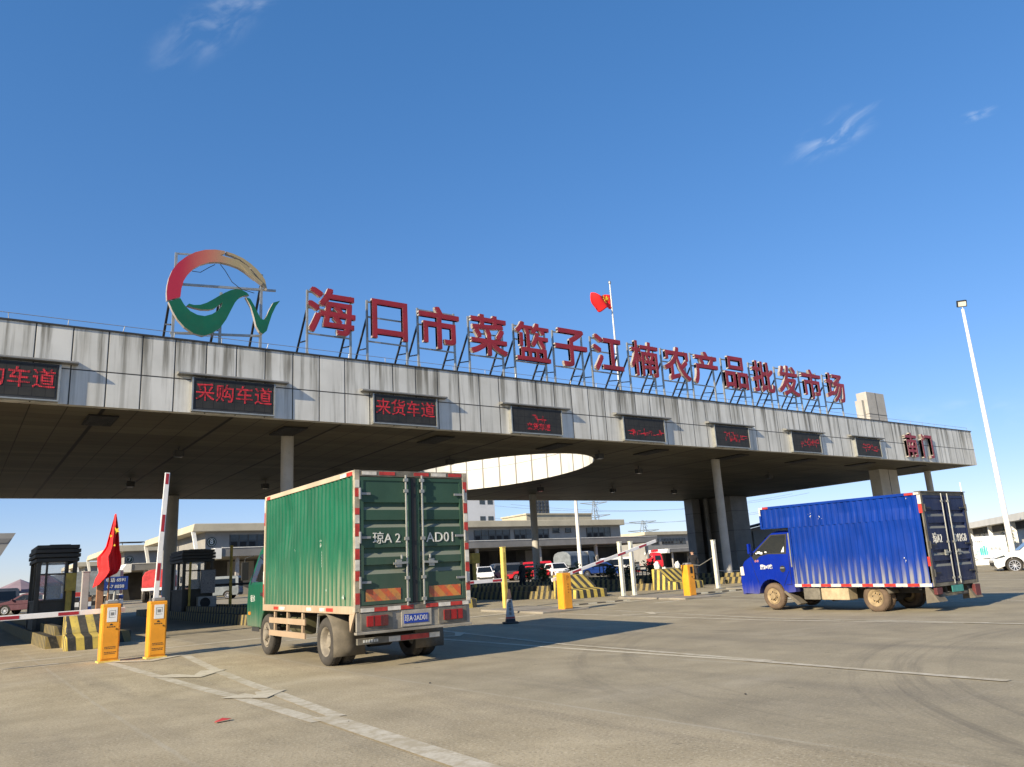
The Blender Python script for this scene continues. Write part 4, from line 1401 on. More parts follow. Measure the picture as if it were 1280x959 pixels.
for s in (-1, 1):
    xa, xb = (-W + 0.09, -0.045) if s < 0 else (0.045, W - 0.09)
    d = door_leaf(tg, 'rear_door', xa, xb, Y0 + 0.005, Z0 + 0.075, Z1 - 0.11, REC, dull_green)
    rod = MB().tube([(s * 0.15, Y0 - 0.035, Z0 + 0.03), (s * 0.15, Y0 - 0.035, Z1 - 0.07)], 0.017, 8)
    for z in (1.02, 1.36, 1.98, 2.75, 2.93): rod.box(s * 0.15 - 0.035, s * 0.15 + 0.035, Y0 - 0.055, Y0 - 0.008, z - 0.025, z + 0.025)
    rod.build('lock_rod', zinc, d, weld=False)
    hd = MB().bar((s * 0.15, Y0 - 0.05, 1.60), (s * 0.40, Y0 - 0.05, 1.59), 0.03, 0.035)
    hd.box(s * 0.30 - 0.05, s * 0.30 + 0.05, Y0 - 0.045, Y0 - 0.008, 1.53, 1.65)
    hd.tube([(s * 0.26, Y0 - 0.06, 1.66), (s * 0.26, Y0 - 0.06, 1.72)], 0.018, 8)
    hd.build('door_handle', zinc, d, weld=False)
    for z in (1.32, 2.01, 2.70):
        hg = MB()
        hg.box(s * (W - 0.17) - 0.09, s * (W - 0.17) + 0.09, Y0 - 0.03, Y0 - 0.010, z - 0.018, z + 0.018)
        hg.tube([(s * (W - 0.075), Y0 - 0.035, z - 0.09), (s * (W - 0.075), Y0 - 0.035, z + 0.09)], 0.022, 8)
        hg.build('hinge', grey_steel, d, weld=False)
    MB().box(s * 0.56 - 0.30, s * 0.56 + 0.30, Y0 - 0.004, Y0 + 0.004, 1.03, 1.21).build('warning_sticker', sticker_orange, d)
    if s < 0:
        lettering('lettering', '琼A 2', 0.205, white_letter, d, (-0.49, Y0 - 0.001, 1.985), bold=0.0)
    else:
        lettering('lettering', 'AD01', 0.225, white_letter, d, (0.51, Y0 - 0.001, 1.985), bold=0.0, space=1.05)
MB().box(-0.042, 0.042, Y0 - 0.016, Y0 + 0.03, Z0 + 0.07, Z1 - 0.11).build('centre_seal', black_plastic, tg)
sg = []
rr = random.Random(3)
for s in (-1, 1):
    x = s * (W - 0.035)
    z, c = Z1 - 0.16, (1 if s < 0 else 0)
    while z > 0.96:
        h = rr.uniform(0.10, 0.19)
        if rr.random() > 0.12: sg.append(((x - 0.038, x + 0.036, Y0 - 0.0145, Y0 - 0.0105, z - h, z), c))
        z -= h + 0.012; c = 1 - c
x, c = -W + 0.12, 1
while x < W - 0.2:
    l = rr.uniform(0.16, 0.30)
    if rr.random() > 0.2: sg.append(((x, x + l, Y0 - 0.011, Y0 - 0.0065, Z1 - 0.075, Z1 - 0.02), c))
    x += l + 0.05; c = 1 - c
y, c = Y0 + 0.10, 0
for (a, l, c) in ((Y0 + 0.07, 0.22, 0), (Y0 + 0.3, 0.25, 1), (Y1 - 0.33, 0.2, 0)):
    sg.append(((-W - 0.0145, -W - 0.0105, a, a + l, Z1 - 0.08, Z1 - 0.02), c))
y = Y0 + 0.2
while y < Y1 - 0.3:
    l = rr.uniform(0.2, 0.3)
    if rr.random() > 0.75: sg.append(((-W - 0.0145, -W - 0.0105, y, y + l, Z0 - 0.02, Z0 + 0.035), c))
    y += l + 0.07; c = 1 - c
for z in (1.1, 2.5): sg.append(((-W - 0.0125, -W - 0.0085, Y1 - 0.05, Y1, z, z + 0.25), 0)); sg.append(((-W - 0.0125, -W - 0.0085, Y1 - 0.05, Y1, z + 0.26, z + 0.5), 1))
tapes(tg, sg)
sc_ = MB()
rr = random.Random(5)
for k in range(14):
    y, z = rr.choice([(0.06, 1.96), (0.06, 1.96), (-0.18, 1.2), (1.3, 1.9), (-0.9, 1.1)])
    y += rr.gauss(0, 0.03); z += rr.gauss(0, 0.035); e = rr.uniform(0.004, 0.014)
    sc_.box(-W - 0.001, -W + 0.0015, y - e, y + e, z - e * 2, z + e)
for k in range(6): sc_.box(-W - 0.001, -W + 0.0015, 0.0, 0.010, 1.60 + k * 0.045, 1.635 + k * 0.045)
sc_.build('scuff', paint('scuff_pale', (0.42, 0.50, 0.42), 0.8, 0, 0.2, 20, 0.2), tg, weld=False)
# rear lower panel, lamps, plate, bumper bars
bp = MB()
bp.box(-W + 0.02, W - 0.02, Y0 - 0.005, Y0 + 0.04, 0.585, 0.87)
bp.box(-W + 0.0, W + 0.0, Y0 - 0.04, Y0 + 0.05, 0.545, 0.583)
bumper = bp.build('bumper', [paint('bumper_grey', (0.27, 0.245, 0.20), 0.7, 0, 0.25, 4, 0.6)], tg, bevel=0.006)
for s in (-1, 1):
    x0 = s * 0.685
    f = MB().box(x0 - 0.27, x0 + 0.27, Y0 - 0.022, Y0 - 0.006, 0.61, 0.85).build('lamp_surround', frame_brown, bumper, bevel=0.004)
    tl = MB().box(x0 - 0.18, x0 + 0.18, Y0 - 0.045, Y0 - 0.023, 0.655, 0.815).build('tail_light', tape_tail, tg, bevel=0.008)
    q = MB()
    for j in (-1, 1): q.box(x0 + j * 0.065 - 0.006, x0 + j * 0.065 + 0.006, Y0 - 0.049, Y0 - 0.0455, 0.66, 0.81)
    q.build('lens_divider', black_plastic, tl)
    MB().box(x0 + (0.06 if s < 0 else -0.18), x0 + (0.18 if s < 0 else -0.06), Y0 - 0.048, Y0 - 0.0455, 0.66, 0.81).build('reverse_lens', [paint('lens_dark', (0.10, 0.02, 0.02), 0.25)], tl)
MB().box(-0.26, 0.28, Y0 - 0.02, Y0 - 0.006, 0.61, 0.86).build('plate_holder', [paint('plate_holder', (0.33, 0.30, 0.25), 0.7, 0, 0.2, 5, 0.5)], tg)
pl = MB().box(-0.22, 0.22, Y0 - 0.027, Y0 - 0.021, 0.655, 0.795).build('licence_plate', plate_blue, tg, bevel=0.003)
lettering('lettering', '琼A·2AD01', 0.112, white_letter, pl, (0, Y0 - 0.0275, 0.725), bold=0.0, sx=0.78, extrude=0.002)
sg = []
x, c = -W + 0.08, 1
while x < W - 0.1:
    l = 0.225
    if not (abs(x + l / 2) < 0.13): sg.append(((x, min(x + l, W - 0.05), Y0 - 0.0285, Y0 - 0.0235, 0.875, 0.935), c))
    x += l + 0.004; c = 1 - c
MB().box(-W + 0.06, W - 0.06, Y0 - 0.023, Y0 - 0.007, 0.87, 0.94).build('tape_rail', frame_brown, tg)
tapes(tg, sg)
ub = MB().box(-0.95, 0.52, Y0 + 0.12, Y0 + 0.18, 0.385, 0.48)
under = ub.build('underrun_bar', frame_brown, tg, bevel=0.006)
tapes(tg, [((-0.42, -0.22, Y0 + 0.113, Y0 + 0.118, 0.395, 0.47), 1), ((-0.21, 0.30, Y0 + 0.113, Y0 + 0.118, 0.395, 0.47), 0), ((0.31, 0.50, Y0 + 0.113, Y0 + 0.118, 0.395, 0.47), 1)])
mk = MB()
for j in range(6): mk.box(-0.86 + j * 0.045, -0.83 + j * 0.045, Y0 + 0.115, Y0 + 0.119, 0.415, 0.455)
mk.build('stencil', white_letter, under)
MB().prism([(-0.04, 0.0), (0.30, 0.0), (0.36, -0.10), (0.30, -0.30), (0.0, 0.0)][:4], lambda u, v, w: (w, Y0 + 0.03 + u * 0.55, 0.88 + v), -W - 0.004, -W + 0.03).build('corner_gusset', beige_rail, tg)
# chassis, axle, tank, guards
ch = MB()
for s in (-1, 1): ch.box(s * 0.38 - 0.04, s * 0.38 + 0.04, Y0 + 0.1, 4.2, 0.55, 0.76)
for y in (-1.0, 0.0, 1.2, 2.4): ch.box(-0.9, 0.9, y - 0.04, y + 0.04, 0.765, 0.86)
ch.lathe([(-0.75, 0.09), (0.75, 0.09)], 14, 'X', (0, 0, 0.40)).lathe([(-0.2, 0.17), (0.2, 0.17)], 14, 'X', (0, 0, 0.40))
ch.box(-0.3, 0.3, 0.1, 3.6, 0.40, 0.62)
ch.box(0.45, 0.85, 0.8, 1.8, 0.42, 0.78)
ch.build('chassis', chassis_m, tg, weld=False)
MB().lathe([(1.35, 0.0), (1.36, 0.17), (2.1, 0.17), (2.11, 0.0)], 20, 'Y', (-0.68, 0, 0.60)).build('air_tank', [paint('tank', (0.10, 0.095, 0.05), 0.6, 0, 0.2, 4, 0.5)], tg, smooth=40)
sgd = MB()
for z in (0.68, 0.45): sgd.box(-W + 0.005, -W + 0.03, 0.78, 2.68, z - 0.05, z + 0.05)
for y in (0.98, 1.75, 2.45): sgd.box(-W + 0.031, -W + 0.07, y - 0.03, y + 0.03, 0.40, 0.86)
sgd.build('side_guard', beige_rail, tg, weld=False)
sgd = MB()
for z in (0.68, 0.45): sgd.box(W - 0.03, W - 0.005, 0.78, 2.68, z - 0.05, z + 0.05)
for y in (0.98, 1.75, 2.45): sgd.box(W - 0.07, W - 0.031, y - 0.03, y + 0.03, 0.40, 0.86)
sgd.build('side_guard', beige_rail, tg, weld=False)
for s in (-1, 1):
    mb = MB()
    pts = arc(0, 0.39, 0.47, 62, 178, 14) + [(-0.478, 0.30), (-0.47, 0.17)]
    for (ya, za), (yb, zb) in zip(pts[:-1], pts[1:]):
        mb.face([(s * 1.02, ya, za), (s * 0.47, ya, za), (s * 0.47, yb, zb), (s * 1.02, yb, zb)])
    o = mb.build('mudguard', mudflap_m, tg, smooth=50)
    sm_ = o.modifiers.new('solid', 'SOLIDIFY'); sm_.thickness = 0.012
    MB().bar((s * 0.99, 0.24, 0.88), (s * 0.99, 0.30, 0.52), 0.03).build('guard_stay', grey_steel, tg)
    wheel(tg, s, 0.985, 0.0, 0.385, 0.21, 0.235, 0.115, rubber, rim_dusty)
    wheel(tg, s, 0.74, 0.0, 0.385, 0.21, 0.235, 0.10, rubber, rim_dusty, bolts=False)
    wheel(tg, s, 0.965, 3.07, 0.385, 0.21, 0.235, 0.02, rubber, rim_dusty)
# cab
def wfun(z): return 0.93 if z < 1.35 else 0.93 - 0.13 * (z - 1.35) / 0.8
def wbody(z): return wfun(z)
low = [(4.40, 0.50), (4.46, 0.62), (4.46, 0.95), (4.40, 1.35), (3.16, 1.35), (3.16, 0.86)] + arc(3.07, 0.40, 0.50, 62, 8, 6) + [(3.60, 0.50)]
upp = [(4.40, 1.35), (4.00, 2.02), (3.86, 2.13), (3.70, 2.17), (3.16, 2.17), (3.16, 1.35)]
cb_ = MB().prism(low, lambda u, v, w: (w * wfun(v), u, v), -1, 1).prism(upp, lambda u, v, w: (w * wfun(v), u, v), -1, 1)
cab = cb_.build('cab', green_paint, tg, smooth=35, bevel=0.03)
for s in (-1, 1):
    gw = MB().prism([(4.22, 1.40), (3.90, 1.96), (3.30, 1.98), (3.30, 1.40)], lambda u, v, w: (s * (wfun(v) + w), u, v), -0.01, 0.006)
    gw.build('side_window', glass_dark, cab, weld=False)
MB().prism([(-0.78, 1.42), (0.78, 1.42), (0.70, 1.98), (-0.70, 1.98)], lambda u, v, w: (u, 4.42 - (v - 1.35) * 0.597 + w, v), -0.02, 0.012).build('windscreen', glass_dark, cab)
MB().box(-0.8, 0.8, 4.40, 4.52, 0.42, 0.66).build('front_bumper', green_paint, cab, bevel=0.02)
for s in (-1, 1):
    m_ = MB().box(s * 1.08 - 0.07, s * 1.08 + 0.07, 4.14, 4.20, 1.45, 1.82)
    m_.tube([(s * 0.90, 4.15, 1.95), (s * 1.06, 4.22, 1.90), (s * 1.08, 4.20, 1.80)], 0.014, 6)
    m_.build('mirror', black_plastic, cab, bevel=0.01)
    MB().box(s * 0.66 - 0.16, s * 0.66 + 0.16, 4.455, 4.49, 0.72, 0.92).build('headlight', lamp_clear, cab, bevel=0.01)
    MB().box(s * 0.937 - 0.008, s * 0.937 + 0.008, 4.18, 4.30, 0.74, 0.80).build('indicator', amber, cab, bevel=0.003)
    MB().box(s * 0.94 - 0.008, s * 0.94 + 0.012, 3.38, 3.54, 1.12, 1.19).build('handle', black_plastic, cab, bevel=0.004)
    MB().box(s * 0.932 - 0.004, s * 0.932 + 0.004, 3.60, 4.06, 0.42, 0.50).build('step', dark_steel, cab)
MB().box(-0.80, 0.80, 3.20, 3.72, 2.172, 2.30).build('roof_deflector', green_paint, cab, bevel=0.04)
MB().box(-0.3, 0.3, 4.2, 4.3, 0.36, 0.5).build('skid_plate', chassis_m, cab)
lettering('lettering', '轻卡', 0.15, white_letter, cab, (-0.934, 4.05, 1.06), rz=-PI / 2)

# ---- blue box truck
tb = thing('box_truck', 'bright blue corrugated box truck, cab to the left, muddy wheels', 'truck', (18.34, 10.49, -0.005), (0.021, 0, R(-1)))
W, Y0, Y1, Z0, Z1 = 0.95, -1.45, 2.90, 0.60, 2.60
mb = MB()
corr_x(mb, -W + 0.025, -1, Y0 + 0.06, 2.04, Z0 + 0.04, 2.03, 0.166, 0.022)
corr_x(mb, -W + 0.025, -1, Y0 + 0.06, Y1 - 0.06, 2.03, Z1 - 0.05, 0.166, 0.022)
mb.build('side_panel', blue_panel, tb, recalc=False)
mb = MB()
corr_x(mb, W - 0.025, 1, Y0 + 0.06, 2.04, Z0 + 0.04, 2.03, 0.166, 0.022)
corr_x(mb, W - 0.025, 1, Y0 + 0.06, Y1 - 0.06, 2.03, Z1 - 0.05, 0.166, 0.022)
mb.build('side_panel', blue_panel, tb, recalc=False)
MB().box(-W + 0.02, W - 0.02, Y0 + 0.02, Y1 - 0.01, Z1 - 0.03, Z1 - 0.01).build('roof_panel', blue_panel, tb)
fb2 = MB().box(-W + 0.03, W - 0.03, 2.0, 2.045, Z0, 2.03).box(-W + 0.03, W - 0.03, 2.046, Y1, 2.03, 2.07).box(-W + 0.03, W - 0.03, Y1 - 0.04, Y1, 2.071, Z1 - 0.03)
fb2.build('front_panel', blue_panel, tb, weld=False)
MB().box(-W + 0.05, W - 0.05, Y0 + 0.06, 2.0, Z0 + 0.01, Z0 + 0.05).build('floor', chassis_m, tb)
fr = MB()
for s in (-1, 1):
    fr.box(s * (W - 0.03), s * (W + 0.008), Y0, 2.05, Z0 - 0.04, Z0 + 0.045)
    fr.box(s * (W - 0.03), s * (W + 0.008), Y0, Y1, Z1 - 0.06, Z1)
    fr.box(s * (W - 0.03), s * (W + 0.008), Y1 - 0.055, Y1 + 0.005, 2.035, Z1 - 0.06)
    fr.box(s * (W - 0.028), s * (W + 0.006), 2.005, 2.05, Z0 + 0.045, 2.03)
    fr.box(s * (W - 0.028), s * (W + 0.006), 2.05, Y1 - 0.055, 2.03, 2.07)
fr.build('frame', blue_panel, tb, weld=False, bevel=0.005)
rf2 = MB()
for s in (-1, 1): rf2.box(s * (W - 0.03) - 0.04, s * (W - 0.03) + 0.042, Y0 - 0.03, Y0 - 0.001, Z0 - 0.03, Z1)
rf2.box(-W + 0.08, W - 0.08, Y0 - 0.025, Y0 + 0.03, Z1 - 0.07, Z1 + 0.02).box(-W + 0.08, W - 0.08, Y0 - 0.025, Y0 + 0.03, Z0 - 0.04, Z0 + 0.04)
rf2.box(-W - 0.02, W + 0.02, Y0 - 0.06, Y0 + 0.1, Z1 + 0.002, Z1 + 0.02)
rf2.build('rear_frame', frame_brown, tb, weld=False, bevel=0.005)
REC = [(0.98, 1.10), (1.22, 1.34), (1.80, 1.92), (2.06, 2.20)]
for s in (-1, 1):
    xa, xb = (-W + 0.085, -0.03) if s < 0 else (0.03, W - 0.085)
    d = door_leaf(tb, 'rear_door', xa, xb, Y0 - 0.018, Z0 + 0.045, Z1 - 0.075, REC, navy_door, 0.03)
    rod = MB().tube([(s * 0.13, Y0 - 0.055, Z0 + 0.0), (s * 0.13, Y0 - 0.055, Z1 - 0.03)], 0.015, 8)
    for z in (0.72, 1.5, 2.4): rod.box(s * 0.13 - 0.03, s * 0.13 + 0.03, Y0 - 0.07, Y0 - 0.031, z - 0.022, z + 0.022)
    rod.build('lock_rod', zinc, d, weld=False)
    MB().bar((s * 0.13, Y0 - 0.07, 1.28), (s * 0.36, Y0 - 0.07, 1.27), 0.028).box(s * 0.28 - 0.045, s * 0.28 + 0.045, Y0 - 0.066, Y0 - 0.031, 1.21, 1.33).build('door_handle', zinc, d, weld=False)
    for z in (0.85, 1.45, 2.25):
        hg = MB()
        hg.box(s * (W - 0.22) - 0.1, s * (W - 0.22) + 0.1, Y0 - 0.05, Y0 - 0.031, z - 0.015, z + 0.015)
        hg.tube([(s * (W - 0.06), Y0 - 0.055, z - 0.08), (s * (W - 0.06), Y0 - 0.055, z + 0.08)], 0.02, 8)
        hg.build('hinge', dark_steel, d, weld=False)
    lettering('lettering', '琼A2' if s < 0 else 'D92G8', 0.25, white_letter, d, (-0.50 if s < 0 else 0.49, Y0 - 0.022, 1.57), sx=0.72, bold=0.0)
sg = []
y, c = Y0 + 0.02, 1
while y < 2.0:
    l = 0.27
    sg.append(((-W - 0.013, -W - 0.0085, y, min(y + l, 2.04), Z0 - 0.03, Z0 + 0.035), c))
    y += l + 0.003; c = 1 - c
sg += [((-W - 0.013, -W - 0.0085, Y0, Y0 + 0.12, Z1 - 0.055, Z1 - 0.005), 1), ((-W - 0.013, -W - 0.0085, Y0 + 0.13, Y0 + 0.33, Z1 - 0.055, Z1 - 0.005), 0),
       ((-W - 0.013, -W - 0.0085, Y0 - 0.03, Y0 + 0.05, Z1 - 0.26, Z1 - 0.065), 1), ((-W - 0.013, -W - 0.0085, Y0 - 0.03, Y0 + 0.05, Z1 - 0.46, Z1 - 0.265), 0),
       ((-W - 0.013, -W - 0.0085, Y1 - 0.12, Y1, Z1 - 0.055, Z1 - 0.005), 1), ((-W - 0.013, -W - 0.0085, Y1 - 0.3, Y1 - 0.13, Z1 - 0.055, Z1 - 0.005), 0),
       ((-W - 0.013, -W - 0.0085, Y1 - 0.05, Y1, Z1 - 0.22, Z1 - 0.06), 1), ((-W - 0.0125, -W - 0.008, Y0 - 0.03, Y0 + 0.03, 1.0, 1.2), 0)]
tapes(tb, sg)
sc_ = MB()
rr = random.Random(11)
for k in range(16):
    y, z = rr.choice([(1.35, 2.28), (1.1, 2.22), (-0.95, 0.98), (-0.95, 1.15), (-1.1, 2.45)])
    y += rr.uniform(-0.07, 0.07); z += rr.uniform(-0.06, 0.06)
    e = rr.uniform(0.004, 0.013)
    sc_.box(-W - 0.0005, -W + 0.0035, y - e, y + e, z - e * rr.uniform(0.6, 2), z + e)
sc_.build('scuff', paint('scuff', (0.5, 0.5, 0.5), 0.8, 0, 0.2, 20, 0.2), tb, weld=False)
ch = MB()
for s in (-1, 1): ch.box(s * 0.34 - 0.04, s * 0.34 + 0.04, Y0 + 0.05, 3.4, 0.40, 0.55)
ch.lathe([(-0.6, 0.07), (0.6, 0.07)], 12, 'X', (0, 0, 0.31)).lathe([(-0.15, 0.13), (0.15, 0.13)], 12, 'X', (0, 0, 0.31))
ch.box(-0.25, 0.25, 0.3, 3.2, 0.26, 0.45)
for y in (-1.1, -0.3, 0.8, 1.7): ch.box(-0.85, 0.85, y - 0.03, y + 0.03, 0.50, 0.56)
ch.build('chassis', chassis_m, tb, weld=False)
MB().box(-0.90, -0.55, 0.62, 1.36, 0.26, 0.55).build('tool_box', tan_box, tb, bevel=0.015)
MB().box(-0.90, -0.55, 1.40, 1.86, 0.26, 0.55).build('battery_box', frame_brown, tb, bevel=0.015)
MB().prism([(0, 0), (0.06, 0), (0.30, -0.33), (-0.02, -0.36)], lambda u, v, w: (w, Y0 + 0.02 - u * 0 + (0.05 - u) * 0.9 + 0.12, 0.58 + v), -0.95, -0.60).build('mudflap', mudflap_m, tb)
MB().prism([(0, 0), (0.06, 0), (0.30, -0.33), (-0.02, -0.36)], lambda u, v, w: (w, Y0 + 0.02 + (0.05 - u) * 0.9 + 0.12, 0.58 + v), 0.60, 0.95).build('mudflap', mudflap_m, tb)
MB().box(-0.75, 0.75, Y0 + 0.06, Y0 + 0.12, 0.34, 0.42).build('underrun_bar', frame_brown, tb)
MB().box(0.70, 0.93, Y0 - 0.06, Y0 + 0.02, 0.24, 0.54).build('tail_light', [paint('tail_dusty', (0.10, 0.02, 0.02), 0.5, 0, 0.3, 5, 0.4)], tb, bevel=0.01)
MB().box(-0.93, -0.70, Y0 - 0.06, Y0 + 0.02, 0.40, 0.54).build('tail_light', MATS['tail_dusty'], tb, bevel=0.01)
MB().box(-0.28, 0.20, Y0 - 0.05, Y0 - 0.036, 0.42, 0.56).build('licence_plate', plate_green, tb, bevel=0.004)
for s in (-1, 1):
    wheel(tb, s, 0.85, 0.0, 0.315, 0.17, 0.19, 0.075, rubber_muddy, rim_muddy)
    wheel(tb, s, 0.65, 0.0, 0.315, 0.17, 0.19, 0.08, rubber_muddy, rim_muddy, bolts=False)
    wheel(tb, s, 0.83, 2.84, 0.325, 0.19, 0.20, 0.02, rubber_muddy, rim_muddy)
    a_ = MB()
    pts = arc(0, 0.315, 0.39, 35, 165, 12)
    for (ya, za), (yb, zb) in zip(pts[:-1], pts[1:]):
        a_.face([(s * 0.88, ya, za), (s * 0.45, ya, za), (s * 0.45, yb, zb), (s * 0.88, yb, zb)])
    o = a_.build('mudguard', mudflap_m, tb, smooth=50)
    q = o.modifiers.new('solid', 'SOLIDIFY'); q.thickness = 0.012
    MB().prism([(2.44, 0.47), (2.50, 0.44), (2.12, 0.12), (2.02, 0.16)], lambda u, v, w: (s * w, u - 0.02, v), 0.60, 0.86).build('mudflap', mudflap_m, tb)
def wf2(z): return 0.86 - 0.03 * max(0, 0.9 - z) if z < 1.38 else 0.86 - 0.13 * (z - 1.38) / 0.6
low = [(3.74, 0.40), (3.80, 0.52), (3.80, 0.80), (3.755, 1.02), (3.64, 1.22), (3.36, 1.38), (2.12, 1.38), (2.12, 0.44), (2.34, 0.42)] + arc(2.84, 0.345, 0.41, 168, 8, 12) + [(3.30, 0.38)]
upp = [(3.45, 1.38), (3.36, 1.44), (2.82, 1.88), (2.70, 1.94), (2.5, 1.975), (2.18, 1.965), (2.12, 1.93), (2.12, 1.38)]
cb_ = MB().prism(low, lambda u, v, w: (w * wf2(v), u, v), -1, 1).prism(upp, lambda u, v, w: (w * wf2(v), u, v), -1, 1)
cab = cb_.build('cab', blue_paint, tb, smooth=35, bevel=0.028, seg=3)
for s in (-1, 1):
    gw = MB(); gl2 = MB()
    gl2.prism([(3.38, 1.36), (3.30, 1.44), (2.78, 1.885), (2.27, 1.885), (2.27, 1.38), (2.85, 1.39), (3.10, 1.34), (3.30, 1.22)], lambda u, v, w: (s * (wf2(v) + w), u, v), -0.01, 0.003)
    gw.prism([(3.30, 1.40), (2.75, 1.855), (2.32, 1.855), (2.32, 1.42), (2.86, 1.425), (3.12, 1.36)], lambda u, v, w: (s * (wf2(v) + w), u, v), -0.005, 0.007)
    gl2.build('window_seal', black_plastic, cab, weld=False)
    gw.build('side_window', glass_dark, cab, weld=False)
MB().prism([(-0.70, 1.44), (0.70, 1.44), (0.64, 1.86), (-0.64, 1.86)], lambda u, v, w: (u, 3.36 - (v - 1.44) * 1.227 + w, v), -0.02, 0.012).build('windscreen', glass_dark, cab)
sm_ = MB()
for s in (-1, 1):
    for y in (2.20,): sm_.box(s * wf2(1) - 0.004 if s > 0 else s * wf2(1) - 0.003, s * wf2(1) + 0.003, y, y + 0.010, 0.62, 1.40)
    X = s * wf2(1)
    sm_.bar((X, 3.42, 1.30), (X, 3.30, 0.86), 0.006, 0.010, up=(1, 0, 0)); sm_.bar((X, 3.30, 0.86), (X, 3.22, 0.66), 0.006, 0.010, up=(1, 0, 0)); sm_.bar((X, 2.36, 0.62), (X, 2.20, 0.62), 0.006, 0.010, up=(1, 0, 0))
    sm_.bar((X, 2.44, 0.60), (X, 2.25, 0.95), 0.006, 0.008, up=(1, 0, 0))
sm_.build('panel_seam', black_plastic, cab, weld=False)
for s in (-1, 1):
    X = s * 0.862
    hd = MB().lathe([(X - s * 0.004, 0.085), (X + s * 0.003, 0.085), (X + s * 0.003, 0.0)], 20, 'X', (0, 2.43, 1.01)).build('handle', black_plastic, cab)
    MB().box(X + s * 0.010 - 0.006, X + s * 0.010 + 0.006, 2.37, 2.49, 1.02, 1.05).build('grip', zinc, hd, bevel=0.003)
    MB().prism([(3.66, 0.86), (3.79, 0.86), (3.785, 1.08), (3.68, 1.10)], lambda u, v, w: (s * w, u + 0.012, v), 0.62, 0.868).build('headlight', lamp_clear, cab, bevel=0.012)
    m_ = MB().box(s * 0.98 - 0.05, s * 0.98 + 0.05, 3.30, 3.36, 1.42, 1.68)
    m_.tube([(s * 0.83, 3.30, 1.44), (s * 0.96, 3.34, 1.50)], 0.014, 6)
    m_.build('mirror', blue_paint, cab, bevel=0.015)
    MB().lathe([(X - s * 0.02, 0.05), (X - s * 0.012 + s * 0.01, 0.05), (X + s * 0.0, 0.0)], 14, 'X', (0, 3.52, 0.76)).build('indicator', blue_paint, cab)
MB().box(-0.70, 0.70, 3.795, 3.815, 0.56, 0.72).build('grille', black_plastic, cab)
MB().box(-0.80, 0.80, 3.70, 3.84, 0.36, 0.50).build('front_bumper', blue_paint, cab, bevel=0.03)
MB().box(-0.866, -0.850, 2.125, 2.16, 1.05, 1.90).build('pillar_trim', zinc, cab)
lettering('lettering', '限2+1吨', 0.125, white_letter, cab, (-0.866, 2.93, 1.06), rz=-PI / 2, bold=0.006, sx=0.85)
lettering('lettering', '小卡', 0.07, paint('pink_letter', (0.5, 0.2, 0.25), 0.6), cab, (-0.866, 3.22, 1.22), rz=-PI / 2, bold=0.003)
wt = MB()
for (y, z, e) in ((3.12, 1.44, 0.05), (3.05, 1.42, 0.045), (2.90, 1.445, 0.03), (3.20, 1.42, 0.03)): wt.box(-0.866 + 0.03 * (z - 1.38) - 0.004, -0.866 + 0.03 * (z - 1.38), y - e, y + e, z - e * 0.5, z + e * 0.6)
wt.prism([(2.33, 1.43), (2.42, 1.43), (2.34, 1.58)], lambda u, v, w: (-0.8685 + 0.215 * (v - 1.38) + w, u, v), -0.006, 0.0)
wt.build('dashboard_clutter', bag_white, cab, weld=False)


